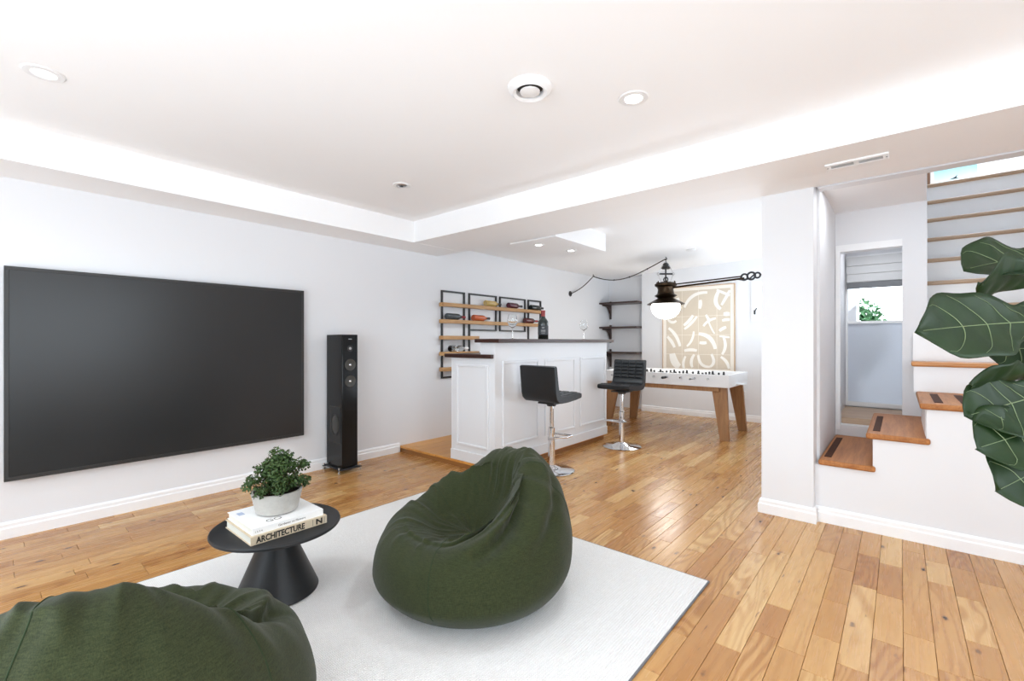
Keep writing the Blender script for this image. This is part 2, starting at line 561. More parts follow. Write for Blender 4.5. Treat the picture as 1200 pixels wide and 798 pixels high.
def plank_geo(mb, r):
    x0, a, x1, b = r[0] + G, r[1] + G, r[2] - G, r[3] - G
    mb.add([(x0, a, -0.009), (x1, a, -0.009), (x1, b, -0.009), (x0, b, -0.009),
            (x0, a, -CH), (x1, a, -CH), (x1, b, -CH), (x0, b, -CH),
            (x0 + CH, a + CH, 0), (x1 - CH, a + CH, 0), (x1 - CH, b - CH, 0), (x0 + CH, b - CH, 0)],
           [(0, 1, 5, 4), (1, 2, 6, 5), (2, 3, 7, 6), (3, 0, 4, 7), (4, 5, 9, 8), (5, 6, 10, 9), (6, 7, 11, 10), (7, 4, 8, 11), (8, 9, 10, 11)])
def plank_attr(me, vals):
    for nm, idx in (('rnd', 0), ('rnd_b', 1)):
        at = me.attributes.new(nm, 'FLOAT', 'POINT')
        at.data.foreach_set('value', [v[idx] for v in vals])
for r in rows[:300]:
    mb = MB(); plank_geo(mb, r)
    o = mb.build('plank', 'floor_planks', fl, smooth=False, loc=((r[0] + r[2]) / 2, (r[1] + r[3]) / 2, 0), fix=False)
    plank_attr(o.data, [(r[4], r[5])] * 12)
mb = MB(); vals = []
for r in rows[300:]:
    plank_geo(mb, r); vals += [(r[4], r[5])] * 12
o = mb.build('plank_field', 'floor_planks', fl, smooth=False, fix=False)
plank_attr(o.data, vals); tag(o, kind='stuff')

# ---- walls
W = 'wall_paint'
struct('wall_left', MB().box(XL - 0.1, YR - 0.1, 0, XL, 7.78, 2.5), W, label='long white wall behind the television')
# back wall of the games area, with the small window opening
wx0, wx1, wz0, wz1 = -1.655, -1.12, 1.53, 2.06
struct('wall_back', MB().box(-3.42, YB, 0, wx0, 7.7, 2.5).box(wx1, YB, 0, -0.42, 7.7, 2.5).box(wx0, YB, 0, wx1, 7.7, wz0).box(wx0, YB, wz1, wx1, 7.7, 2.5), W,
       label='white end wall of the games area')
struct('wall_recess', MB().box(XL, 7.68, 0, -3.42, 7.78, 2.5), W, label='white back of the shelf recess')
# wall between games area and stairs, with an unseen opening added for the light
gy0, gy1, gz0, gz1 = 5.85, 7.2, 0.9, 2.1
struct('wall_stairwell', MB().box(-0.55, 3.9, 0, SX, gy0, 4.8).box(-0.55, gy1, 0, SX, YB, 4.8).box(-0.55, gy0, 0, SX, gy1, gz0).box(-0.55, gy0, gz1, SX, gy1, 4.8)
       .box(-0.55, SY + 0.085, 0, SX, 3.9, 4.8), W, label='white wall left of the staircase')
# rear and right walls (behind the camera), each with an opening added for light
struct('wall_rear', MB().box(XL - 0.1, YR - 0.1, 0, -3.2, YR, 2.5).box(1.4, YR - 0.1, 0, XR + 0.1, YR, 2.5).box(-3.2, YR - 0.1, 0, 1.4, YR, 0.67).box(-3.2, YR - 0.1, 2.17, 1.4, YR, 2.5), W,
       label='white wall behind the camera')
struct('wall_right', MB().box(XR, YR, 0, XR + 0.1, -0.4, 2.5).box(XR, 2.2, 0, XR + 0.1, SY + 0.1, 2.5).box(XR, -0.4, 0, XR + 0.1, 2.2, 0.75).box(XR, -0.4, 2.15, XR + 0.1, 2.2, 2.5), W,
       label='white wall to the right of the camera')
# column
struct('wall_column', MB().box(-0.745, 3.59, 0, -0.437, 3.9, 2.26), W, label='square white column beside the stairs')
# side wall of the stairs, stepped under the treads
poly = [(-0.437, 0), (1.3, 0), (1.3, 0.795), (0.118, 0.795), (0.118, 0.585), (-0.132, 0.585), (-0.132, 0.377), (-0.437, 0.377)]
struct('wall_stair_side', MB().prism(poly, 'y', SY, SY + 0.08), W, label='low white stepped wall under the stairs')
# header above the stair opening and walls around the stairwell
struct('wall_stair_header', MB().box(SX, SY, 2.226, XR + 0.1, SY + 0.1, 4.8), W, label='white header above the stair opening')
struct('wall_stair_right', MB().box(1.2, SY + 0.1, 0, 1.3, 7.4, 4.8).box(1.3, SY, 0, XR + 0.1, SY + 0.1, 2.226), W, label='white wall right of the staircase')
# pier and window wall behind the first steps
ox0, ox1, oz0, oz1 = -0.385, 0.012, 0.50, 1.95
struct('wall_stair_pier', MB().box(ox1, 4.72, 0, 0.157, 4.82, 4.8).box(SX, 4.72, oz1, ox1, 4.82, 4.8).box(SX, 4.72, 0, ox1, 4.82, oz0).box(SX, 4.72, oz0, ox0, 4.82, oz1)
       .box(0.10, 4.82, 0, 0.157, 7.3, 4.8), W, label='white pier and wall behind the lower steps')
struct('wall_alcove', MB().box(SX, 4.82, 2.12, 0.10, 5.8, 2.2).box(SX, 5.7, 0, 0.10, 5.8, 0.56).box(SX, 5.7, 2.05, 0.10, 5.8, 2.12), W, label='white surround of the window alcove')
struct('wall_landing', MB().box(0.10, 7.3, 2.5, 1.3, 7.4, 4.8), 'trim_paint', label='white wall at the top of the stairs')

# ---- ceilings
C = 'ceiling_paint'
struct('ceiling', MB().box(XL - 0.1, YR - 0.1, ZC, XR + 0.1, BY0 + 0.02, ZC + 0.1), C, label='white ceiling above the lounge')
zl, zr = 2.345, 2.462
struct('ceiling_games', MB().hexa([(XL, 3.0, zl), (SX, 3.0, zr), (SX, 7.72, zr), (XL, 7.72, zl), (XL, 3.0, 2.52), (SX, 3.0, 2.52), (SX, 7.72, 2.52), (XL, 7.72, 2.52)]), C,
       label='white ceiling above the games area')
struct('ceiling_soffit', MB().box(XL, YR, ZB, -3.745, 3.52, ZC), C, label='lowered white soffit along the left wall')
struct('ceiling_beam', MB().hexa([(XL, BY0, ZB), (XR, BY0, ZB), (XR, SY, 2.235), (XL, BY1 - 0.1, ZB), (XL, BY0, 2.5), (XR, BY0, 2.5), (XR, SY, 2.5), (XL, BY1 - 0.1, 2.5)]), C,
       label='wide white ceiling beam')
struct('ceiling_box', MB().box(-3.07, 3.58, ZB + 0.001, -2.5, 4.55, 2.46), C, label='lowered white ceiling box with downlights')
struct('ceiling_stairwell', MB().box(SX, SY, 4.8, 1.3, 7.4, 4.9), C, label='white ceiling high above the stairs')
struct('ceiling_alcove', MB().prism([(SX, SY + 0.1), (0.118, SY + 0.1), (0.155, 4.72), (SX, 4.72)], 'z', 2.28, 2.36), C, label='white ceiling above the lower steps')

# ---- baseboards
BB = [(0, 0), (0.020, 0), (0.020, 0.062), (0.014, 0.070), (0.014, 0.088), (0.006, 0.100), (0, 0.100)]
def bb_y(name, xw, sgn, y0, y1, label):     # along Y on a wall at x = xw, facing sgn
    mb = MB(); mb.prism([(xw + sgn * p[0], p[1]) for p in BB], 'y', y0, y1)
    return struct(name, mb, 'trim_paint', label=label)
def bb_x(name, yw, x0, x1, label, parent=None):           # along X on a wall at y = yw, facing -Y
    mb = MB(); mb.prism([(yw - p[0], p[1]) for p in BB], 'x', x0, x1)
    return struct(name, mb, 'trim_paint', label=label)
bb_y('baseboard_left', XL, 1, YR, 2.985, 'white baseboard below the television wall')
bb_x('baseboard_back', YB, -3.42, -0.55, 'white baseboard of the games area')
bb_x('baseboard_stair', SY, -0.437, 2.2, 'white baseboard below the stairs')
mb = MB()
cx0, cx1, cy0, cy1 = -0.745, -0.437, 3.59, 3.9
for (p0, p1) in zip(BB[1:-1], BB[2:]):
    pass
prof = BB[1:]
vs = []; fs = []
for (d, z) in [(0.020, 0), (0.020, 0.062), (0.014, 0.070), (0.014, 0.088), (0.006, 0.100), (0.0, 0.100)]:
    vs += [(cx0 - d, cy1 , z), (cx0 - d, cy0 - d, z), (cx1 + min(d, 0.018), cy0 - d, z), (cx1 + min(d, 0.018), SY - 0.021, z)]
for i in range(5):
    for k in range(3):
        fs.append((i * 4 + k, i * 4 + k + 1, i * 4 + 5 + k, i * 4 + 4 + k))
mb.add(vs, fs)
struct('baseboard_column', mb, 'trim_paint', label='white baseboard around the column foot')

# ------------------------------------------------------------------ staircase
st = thing('staircase', 'white staircase with wooden treads turning up beside the column', 'staircase', (0, 0, 0))
def tread(poly, z, thick, mat, bev=0.012):
    xs = [p[0] for p in poly]; ys = [p[1] for p in poly]
    return MB().prism(poly, 'z', z - thick, z).build('tread', mat, st, bev, True, 3, loc=(sum(xs) / len(xs), sum(ys) / len(ys), z))
def strip(par, x0, y0, x1, y1, z):
    l = par.location
    o = MB().box(x0 - l.x, y0 - l.y, 0.0003, x1 - l.x, y1 - l.y, 0.003).build('anti_slip_strip', 'strip_brown', par, 0, False)
t1 = tread([(-0.417, 3.635), (-0.118, 3.635), (-0.118, 4.715), (-0.417, 4.715)], 0.415, 0.036, 'tread_wood')
strip(t1, -0.395, 3.75, -0.355, 4.55, 0.415)
t2 = tread([(-0.166, 3.635), (0.136, 3.635), (0.136, 4.715), (-0.166, 4.715)], 0.623, 0.036, 'tread_wood')
strip(t2, -0.135, 3.75, -0.098, 4.5, 0.623)
t3 = tread([(0.088, 3.635), (1.19, 3.635), (1.19, 4.50), (0.088, 4.50)], 0.833, 0.036, 'tread_wood')
for xx in (0.155, 0.275, 0.40, 0.53, 0.66):
    strip(t3, xx, 3.72, xx + 0.04, 4.3, 0.833)
def riser(x0, y0, z0, x1, y1, z1):
    return MB().box(x0, y0, z0, x1, y1, z1).build('riser', 'trim_paint', st, 0, False)
riser(-0.134, 3.74, 0.379, -0.112, 4.715, 0.585)
riser(0.116, 3.74, 0.587, 0.138, 4.46, 0.795)
riser(-0.41, 3.75, 0.0, -0.39, 4.715, 0.377)
RUN = 0.21
zs = [1.05, 1.27] + [1.483 + 0.2135 * k for k in range(7)]
ynose = [4.46 + RUN * k for k in range(9)]
for k in range(9):
    z, y = zs[k], ynose[k]
    x0 = 0.066 if k == 0 else 0.160
    y1 = y + RUN + 0.03 if k < 8 else 7.29
    if k == 0:
        poly = [(0.062, y), (1.195, y), (1.195, y + RUN + 0.03), (0.062, y + RUN + 0.03)]
    else:
        poly = [(x0, y), (1.195, y), (1.195, y1), (x0, y1)]
    tread(poly, z, 0.034, 'tread_oak' if k == 0 else 'upper_tread', 0.012)
    zb = (0.832 if k == 0 else zs[k - 1] - 0.002)
    riser(0.075 if k < 2 else 0.161, y + 0.025, zb, 1.195, y + 0.045, z - 0.033)
    if k == 1:   # boxed-in end of the fifth step
        riser(0.075, y + 0.0255, zb, 0.156, 4.719, z)

# ------------------------------------------------------------------ window behind the lower steps
w1 = struct('window_1', MB().box(SX + 0.002, 5.66, 0.56, -0.40, 5.72, 2.05).box(0.06, 5.66, 0.56, 0.098, 5.72, 2.05).box(-0.40, 5.66, 0.56, 0.06, 5.72, 0.60)
            .box(-0.40, 5.66, 2.01, 0.06, 5.72, 2.05).box(-0.40, 5.67, 1.375, 0.06, 5.71, 1.40), 'trim_paint', label='white framed window in the alcove behind the steps')
MB().box(-0.40, 5.688, 1.40, 0.06, 5.692, 2.01).build('pane', 'pane_glass', w1, 0, False)
MB().box(-0.40, 5.688, 0.60, 0.06, 5.692, 1.375).build('pane', 'frosted_panel', w1, 0, False)
struct('trim_1', MB().box(SX + 0.001, 4.821, 0.50, 0.099, 5.655, 0.55), 'upper_tread', label='wooden sill board of the alcove window')
struct('trim_2', MB().box(ox0 - 0.03, 4.705, 0.46, ox0, 4.719, oz1 + 0.055).box(ox0, 4.705, oz1, ox1, 4.719, oz1 + 0.055), 'trim_paint', label='white casing around the alcove opening')
rs = thing('roman_shade', 'pale grey roman shade pulled part way down the alcove window', 'window shade', (-0.17, 5.63, 1.72))
for k in range(3):
    MB().prism([(-0.012 - 0.004 * k, 0.065 + 0.08 * k), (0.0, 0.055 + 0.08 * k), (0.012, 0.065 + 0.08 * k), (0.012, 0.15 + 0.08 * k), (-0.006, 0.15 + 0.08 * k)], 'x', -0.235, 0.235).build('fold', 'shade_fabric', rs, 0, False)
MB().box(-0.235, -0.014, 0.0, 0.235, 0.014, 0.06).build('bottom_bar', 'shade_bar', rs, 0.006)
# greenery and a neighbouring wall outside that window
random.seed(5)
def leaf_cloud(mb, n, cen, rad, size, seed, squash=1.0):
    rr = random.Random(seed)
    for i in range(n):
        d = Vector((rr.gauss(0, 1), rr.gauss(0, 1), rr.gauss(0, 1))).normalized() * (rr.random() ** 0.4)
        c = Vector((cen[0] + d.x * rad[0], cen[1] + d.y * rad[1], cen[2] + d.z * rad[2]))
        nrm = (d * 0.7 + Vector((rr.uniform(-1, 1), rr.uniform(-1, 1), rr.uniform(-0.3, 1)))).normalized()
        a = nrm.orthogonal().normalized(); a.rotate(Matrix.Rotation(rr.random() * 6.28, 3, nrm)); b = nrm.cross(a)
        s = size * rr.uniform(0.6, 1.3)
        mb.add([c - a * s, c + b * s * 0.6 + nrm * s * 0.15, c + a * s, c - b * s * 0.6 + nrm * s * 0.15], [(0, 1, 2), (0, 2, 3)])
hd = thing('garden_bush', 'sunlit green bush outside the alcove window', 'bush', (-0.52, 8.3, 0.0))
MB().tube([(0, 0, 0), (0.02, 0, 0.6), (-0.02, 0, 1.3)], [0.03, 0.025, 0.015], 8).build('stem', 'stem_brown', hd)
mb = MB(); leaf_cloud(mb, 2200, (0, 0, 1.25), (0.42, 0.28, 0.58), 0.045, 3)
tag(mb.build('foliage', 'hedge_leaf', hd, smooth=False, fix=False), kind='stuff')
struct('ground_outside', MB().box(SX, 5.81, -0.1, 0.099, 7.7, -0.001).box(-2.5, 7.71, -0.1, 3.0, 12.0, -0.001), 'grey_mat', label='pale paving outside the alcove window')

# small casement window at the right of the games area
w2 = struct('window_2', MB().box(wx0 - 0.03, 7.475, wz0 - 0.03, wx0 + 0.035, 7.54, wz1 + 0.03).box(wx1 - 0.035, 7.475, wz0 - 0.03, wx1 + 0.03, 7.54, wz1 + 0.03)
            .box(wx0 + 0.035, 7.475, wz0 - 0.03, wx1 - 0.035, 7.54, wz0 + 0.03).box(wx0 + 0.035, 7.475, wz1 - 0.03, wx1 - 0.035, 7.54, wz1 + 0.03), 'trim_paint',
            label='small white casement window behind the column')
MB().box(wx0 + 0.035, 7.52, wz0 + 0.03, wx1 - 0.035, 7.526, wz1 - 0.03).build('pane', 'pane_glass', w2, 0, False)
MB().box(wx0 + 0.006, 7.455, 1.60, wx0 + 0.024, 7.475, 1.66).tube([(wx0 + 0.015, 7.45, 1.635), (wx0 + 0.05, 7.44, 1.69)], 0.008).build('latch', 'black_metal', w2)

# framed seaside picture and dark door post on the upper landing
sp = thing('framed_picture', 'white framed pale teal seaside picture at the top of the stairs', 'picture', (0.30, 7.298, 2.98))
MB().box(0, -0.004, 0, 0.36, 0, 0.26).build('print', 'seaside_print', sp, 0, False)
MB().box(-0.03, -0.012, -0.03, 0, 0, 0.29).box(0.36, -0.012, -0.03, 0.39, 0, 0.29).box(0, -0.012, 0.26, 0.36, 0, 0.29).box(0, -0.012, -0.03, 0.36, 0, 0).build('frame', 'trim_paint', sp, 0.002)
pp = MB(); pp.prism([(0.13, 0.09), (0.17, 0.105), (0.20, 0.13), (0.19, 0.10), (0.21, 0.09)], 'y', -0.006, -0.004)
pp.build('print_detail', 'black_matte', sp, 0, False)
struct('door_1', MB().box(0.16, 7.24, 2.765, 0.265, 7.298, 4.2), 'dark_door_wood', label='dark wooden door post on the upper landing')

# ------------------------------------------------------------------ ceiling fittings
def downlight(x, y, z, lens, label, r=0.055, power=0):
    t = thing('downlight', label, 'ceiling light', (x, y, z), 0, 'recessed downlights')
    MB().lathe([(r * 0.74, -0.001), (r * 0.80, -0.007), (r * 1.25, -0.006), (r * 1.36, -0.0005)], 32, cap=False).build('trim_ring', 'white_plastic', t)
    MB().lathe([(0, -0.0045), (r * 0.5, -0.004), (r * 0.75, -0.002)], 24, cap=False).build('lens', lens, t)
    if power:
        d = bpy.data.lights.new('downlight_lamp', 'SPOT'); d.energy = power; d.spot_size = math.radians(150); d.spot_blend = 0.8
        d.shadow_soft_size = 0.05; d.color = (0.82, 0.925, 1.0)
        o = bpy.data.objects.new('downlight_lamp', d); COL.objects.link(o); o.parent = t; o.location = (0, 0, -0.03)
    return t
downlight(-2.94, 0.20, ZC, 'lamp_lens_soft', 'recessed white downlight above the left end of the television', power=30)
downlight(-1.01, 2.12, ZC, 'lamp_lens_lit', 'brightly lit downlight between the round air vent and the beam', power=30)
downlight(-2.85, 3.78, ZB + 0.001, 'lamp_lens_lit', 'lit downlight at the near edge of the lowered ceiling box', 0.045, power=24)
downlight(-2.76, 4.25, ZB + 0.001, 'lamp_lens_lit', 'lit downlight near the far edge of the lowered ceiling box', 0.045, power=24)
# unlit eyeball spot
t = thing('eyeball_spot', 'small unlit swivel spot near the soffit corner', 'ceiling light', (-2.94, 2.14, ZC))
MB().lathe([(0.042, -0.001), (0.046, -0.008), (0.066, -0.007), (0.072, -0.0005)], 32, cap=False).build('trim_ring', 'white_plastic', t)
MB().lathe([(0, -0.010), (0.018, -0.013), (0.030, -0.009), (0.042, -0.001)], 24, cap=False).build('eyeball', 'brushed_steel', t)
MB().lathe([(0.0, -0.0145), (0.014, -0.0142), (0.0145, -0.0125)], 20, c=(0.004, -0.006, 0), cap=False).build('lamp_aperture', 'black_matte', t)
# round air vent
t = thing('air_vent', 'round white air diffuser on the ceiling', 'air vent', (-1.342, 1.71, ZC))
MB().lathe([(0.062, -0.004), (0.066, -0.024), (0.080, -0.032), (0.100, -0.018), (0.106, -0.0005)], 40, cap=False).build('outer_ring', 'white_plastic', t)
MB().lathe([(0, -0.0005), (0.063, -0.0008), (0.064, -0.004)], 32, cap=False).build('throat', 'black_matte', t)
MB().lathe([(0, -0.034), (0.030, -0.033), (0.046, -0.028), (0.048, -0.022), (0.02, -0.018), (0.012, -0.001)], 32, cap=False).build('centre_disc', 'white_plastic', t)
# smoke alarm
t = thing('smoke_alarm', 'round white smoke alarm on the games area ceiling', 'smoke alarm', (-2.10, 6.12, 2.432))
MB().lathe([(0.075, 0.003), (0.075, -0.012), (0.062, -0.016), (0.060, -0.034), (0.045, -0.042), (0, -0.043)], 32, cap=False).build('housing', 'white_plastic', t)
MB().lathe([(0.0625, -0.018), (0.0635, -0.022), (0.0625, -0.026)], 32, cap=False).build('vent_slot', 'sensor_gray', t)
# long vent grille below the beam
gz = ZB + 0.0115
t = thing('vent_grille', 'long white vent grille under the ceiling beam', 'vent', (-0.188, 3.205, gz), -0.02)
MB().box(-0.142, -0.052, -0.010, 0.142, -0.026, 0.001).box(-0.142, 0.026, -0.010, 0.142, 0.052, 0.001).box(-0.142, -0.026, -0.010, -0.116, 0.026, 0.001).box(0.116, -0.026, -0.010, 0.142, 0.026, 0.001).box(-0.012, -0.026, -0.010, 0.012, 0.026, 0.001).build('frame', 'trim_paint', t, 0.003)
for sx in (-1, 1):
    for k in range(6):
        c = sx * 0.064; y = -0.021 + 0.0084 * k
        MB().hexa([(c - 0.052, y, -0.008), (c + 0.052, y, -0.008), (c + 0.052, y + 0.002, -0.008), (c - 0.052, y + 0.002, -0.008),
                   (c - 0.052, y + 0.004, -0.001), (c + 0.052, y + 0.004, -0.001), (c + 0.052, y + 0.006, -0.001), (c - 0.052, y + 0.006, -0.001)]).build('slat', 'sensor_gray', t, 0, False)
    MB().lathe([(0, -0.0118), (0.004, -0.0112), (0.0045, -0.0098)], 10, c=(sx * 0.132, 0, 0), cap=False).build('screw', 'black_matte', t)
# power outlet on the back wall
t = thing('wall_outlet', 'white power outlet low on the games area wall', 'outlet', (-1.80, YB, 0.40))
MB().box(-0.036, -0.006, -0.058, 0.036, 0, 0.058).build('plate', 'white_plastic', t, 0.004)
for s in (-1, 1): MB().box(-0.016, -0.009, s * 0.026 - 0.016, 0.016, -0.006, s * 0.026 + 0.016).build('socket', 'sensor_gray', t, 0.003)

# ------------------------------------------------------------------ television
tx = XL + 0.062
t = thing('television', 'large flat black television mounted on the left wall', 'television', (XL, 1.0145, 0.355))
hw, hh = 0.9035, 1.300
MB().box(0.012, -hw + 0.01, 0.01, 0.045, hw - 0.01, hh - 0.01).build('back_panel', 'black_matte', t, 0.004)
b = 0.021
MB().box(0.030, -hw, 0, 0.062, hw, b * 1.15).box(0.030, -hw, hh - b, 0.062, hw, hh).box(0.030, -hw, b * 1.15, 0.062, -hw + b, hh - b).box(0.030, hw - b, b * 1.15, 0.062, hw, hh - b).build('bezel', 'tv_bezel', t, 0.0015)
MB().box(0.050, -hw + b, b * 1.15, 0.0585, hw - b, hh - b).build('screen', 'tv_screen', t, 0, False)
MB().box(0.0, -0.25, 0.45, 0.012, 0.25, 0.85).build('wall_mount', 'black_metal', t, 0, False)

# ------------------------------------------------------------------ floor-standing loudspeaker
sx0, sx1, sy0, sy1 = -4.118, -3.835, 2.145, 2.300
t = thing('loudspeaker', 'tall glossy black floor loudspeaker beside the television', 'loudspeaker', ((sx0 + sx1) / 2, (sy0 + sy1) / 2, 0))
cxs, cys = (sx0 + sx1) / 2, (sy0 + sy1) / 2
dx, dy = (sx1 - sx0) / 2, (sy1 - sy0) / 2
MB().box(-dx, -dy, 0.055, dx, dy, 1.262).build('cabinet', 'black_lacquer', t, 0.006)
MB().box(-dx - 0.008, -dy - 0.02, 0.032, dx + 0.012, dy + 0.02, 0.046).box(-dx + 0.02, -dy + 0.015, 0.046, dx - 0.02, dy - 0.015, 0.055).build('plinth', 'black_matte', t, 0.003)
def driver(z, r, y=0.0):
    d = MB().lathe([(r * 0.98, dx + 0.0004), (r, dx + 0.005), (r * 0.86, dx + 0.006), (r * 0.78, dx + 0.003), (r * 0.35, dx + 0.0015), (0, dx + 0.0012)], 32, axis='x', c=(0, y, z), cap=False).build('driver', 'speaker_cone', t)
    MB().lathe([(r * 0.24, dx + 0.002), (r * 0.18, dx + 0.007), (0, dx + 0.010)], 20, axis='x', c=(0, y, z), cap=False).build('dust_cap', 'chrome', d)
driver(0.985, 0.054); driver(0.835, 0.054)
d = MB().lathe([(0.030, dx + 0.0004), (0.030, dx + 0.003), (0.020, dx + 0.003), (0.0, dx + 0.001)], 24, axis='x', c=(0, 0, 1.135), cap=False).build('tweeter', 'black_matte', t)
MB().lathe([(0.013, dx + 0.002), (0.010, dx + 0.006), (0, dx + 0.008)], 16, axis='x', c=(0, 0, 1.135), cap=False).build('dome', 'brushed_steel', d)
MB().box(dx + 0.0002, -0.016, 1.218, dx + 0.0012, 0.016, 1.224).build('badge', 'brushed_steel', t, 0, False)
# oval woofer on the side facing the room
MB().lathe([(0.098, 0.0), (0.098, 0.004), (0.086, 0.006), (0.080, 0.003), (0.04, 0.001), (0, 0.0012)], 40, axis='y', c=(0.02, -dy - 0.0062, 0.435), sx=0.72, sy=1.0, cap=False).build('side_woofer', 'speaker_cone', t)
MB().box(-0.075, -dy - 0.0015, 0.27, 0.11, -dy - 0.0002, 0.60).build('side_panel', 'black_matte', t, 0, False)
for ax in (-1, 1):
    for ay in (-1, 1):
        px_, py_ = ax * (dx - 0.005), ay * (dy + 0.028)
        f = MB().box(px_ - 0.01, min(ay * (dy - 0.01), py_ + ay * 0.012), 0.033, px_ + 0.01, max(ay * (dy - 0.01), py_ + ay * 0.012), 0.041).build('outrigger', 'black_metal', t, 0.002)
        MB().lathe([(0.003, 0.0), (0.010, 0.004), (0.010, 0.014), (0.005, 0.018), (0.005, 0.05), (0.010, 0.052), (0.010, 0.060), (0, 0.061)], 16, c=(px_, py_, 0)).build('spike_foot', 'chrome', f)

# ------------------------------------------------------------------ rug
RX0, RX1, RY0, RY1 = -2.87, -0.722, 0.085, 2.365
rg = thing('area_rug', 'off-white woven wool rug on the wooden floor', 'rug', ((RX0 + RX1) / 2, (RY0 + RY1) / 2, 0))
hx, hy = (RX1 - RX0) / 2, (RY1 - RY0) / 2
MB().box(-hx + 0.006, -hy + 0.006, 0.0, hx - 0.006, hy - 0.006, 0.011).build('pile', 'rug_wool', rg, 0.002, False)
MB().box(-hx, -hy, 0, hx, -hy + 0.006, 0.010).box(-hx, hy - 0.006, 0, hx, hy, 0.010).box(-hx, -hy + 0.006, 0, -hx + 0.006, hy - 0.006, 0.010).box(hx - 0.006, -hy + 0.006, 0, hx, hy - 0.006, 0.010).build('binding', 'rug_binding', rg, 0.002, False)
RZ = 0.011

# ------------------------------------------------------------------ side table, books, plant
TXc, TYc = -2.262, 0.935
TZ = 0.335
t = thing('side_table', 'round matte black side table with a cone foot on the rug', 'side table', (TXc, TYc, RZ))
MB().lathe([(0.165, 0.0), (0.178, 0.004), (0.180, 0.010), (0.062, 0.285), (0.062, TZ - RZ - 0.022)], 64).build('cone_base', 'table_black', t)
MB().lathe([(0.0, TZ - RZ - 0.022), (0.262, TZ - RZ - 0.022), (0.276, TZ - RZ - 0.017), (0.280, TZ - RZ - 0.010), (0.278, TZ - RZ - 0.003), (0.272, TZ - RZ), (0, TZ - RZ)], 72, cap=False).build('table_top', 'table_black', t, angle=50)
BXf = -2.085      # spine side (faces the camera's right)
def book(name, label, x0, x1, y0, y1, z0, h, cover, spine_mat):
    b = thing(name, label, 'book', ((x0 + x1) / 2, (y0 + y1) / 2, z0), 0, 'books on the side table')
    ax, ay = (x1 - x0) / 2, (y1 - y0) / 2
    MB().box(-ax, -ay, 0, ax, ay, 0.003).build('back_cover', cover, b, 0.0008)
    MB().box(-ax, -ay, h - 0.003, ax, ay, h).build('front_cover', cover, b, 0.0008)
    MB().box(ax - 0.004, -ay, 0.003, ax, ay, h - 0.003).build('spine', spine_mat, b, 0.0006)
    MB().box(-ax + 0.006, -ay + 0.005, 0.003, ax - 0.004, ay - 0.005, h - 0.003).build('page_block', 'page_edge', b, 0, False)
    return b, ax, ay
b1, ax, ay = book('hardcover_book', 'thick beige hardcover book lettered ARCHITECTURE, under the white book', -2.385, BXf, 0.752, 1.088, TZ, 0.037, 'cover_beige', 'cover_beige')
def spine_text(name, body, size, mat, par, ax_, y0, z0, stretch, bold=0.0):
    m = Matrix.Translation((ax_ + 0.0006, y0, z0)) @ Matrix(((0, 0, 1, 0), (1, 0, 0, 0), (0, 1, 0, 0), (0, 0, 0, 1)))
    return text_obj(name, body, size, mat, par, m, stretch, bold)
mt = spine_text('spine_title', 'ARCHITECTURE', 0.036, 'ink_black', b1, ax, -ay + 0.022, 0.0065, 0.80, 0.0011)
spine_text('spine_letter', 'N', 0.034, 'ink_black', b1, ax, ay - 0.055, 0.0075, 1.25, 0.0011)
for yy in (ay - 0.070, ay - 0.014):
    MB().box(ax + 0.0002, yy, 0.005, ax + 0.0008, yy + 0.002, 0.033).build('spine_rule', 'ink_gray', b1, 0, False)
b2, ax2, ay2 = book('hardcover_book', 'white hardcover book with a pale grey spine, directly under the plant pot', -2.392, BXf - 0.012, 0.762, 1.075, TZ + 0.037, 0.030, 'cover_white', 'paper_white')
spine_text('spine_title', 'Gardener to Flowers', 0.013, 'ink_gray', b2, ax2, -0.05, 0.010, 1.1)
spine_text('spine_imprint', '1 2 3 4', 0.010, 'ink_gray', b2, ax2, -ay2 + 0.01, 0.010, 1.1)
m = Matrix.Translation((ax2 - 0.03, -0.085, 0.0302)) @ Matrix.Rotation(PI / 2, 4, 'Z')
text_obj('cover_title', 'GO', 0.045, 'ink_gray', b2, m)
MB().box(-ax2 + 0.05, -ay2 + 0.02, 0.0300, -ax2 + 0.09, -ay2 + 0.045, 0.0304).build('cover_mark', 'ink_blue', b2, 0, False)
PZ = TZ + 0.067
pl = thing('potted_shrub', 'small bushy green plant in a round concrete pot on the books', 'potted plant', (-2.245, 0.925, PZ))
MB().lathe([(0.0, 0.0), (0.078, 0.0), (0.090, 0.006), (0.108, 0.088), (0.109, 0.098), (0.100, 0.099), (0.098, 0.085), (0.0, 0.084)], 48, cap=False).build('pot', 'concrete', pl)
MB().lathe([(0.0, 0.088), (0.05, 0.090), (0.097, 0.0865)], 32, cap=False).build('soil', 'soil', pl)
rr = random.Random(8)
tips = []
for k in range(26):
    a = rr.uniform(0, 2 * PI); s_ = math.sqrt(rr.random())
    rx = 0.135 * s_; top = 0.12 + 0.155 * (1 - s_ ** 1.8) * rr.uniform(0.75, 1.0)
    tips.append((rx * math.cos(a), rx * math.sin(a), top))
tips += [(0.0, 0.0, 0.285), (0.02, 0.04, 0.265), (-0.03, -0.10, 0.17), (0.03, -0.145, 0.165), (-0.02, 0.145, 0.195), (0.03, 0.11, 0.22)]
mb = MB()
for (x_, y_, z_) in tips:
    mb.tube([(x_ * 0.2, y_ * 0.2, 0.085), (x_ * 0.6, y_ * 0.6, 0.06 + z_ * 0.45), (x_, y_, z_ - 0.005)], [0.003, 0.0022, 0.0012], 5)
mb.build('branch', 'stem_brown', pl)
mb = MB()
for i, (x_, y_, z_) in enumerate(tips):
    leaf_cloud(mb, 85, (x_ * 0.92, y_ * 0.92, z_ - 0.012), (0.034, 0.034, 0.028), 0.0085, 100 + i)
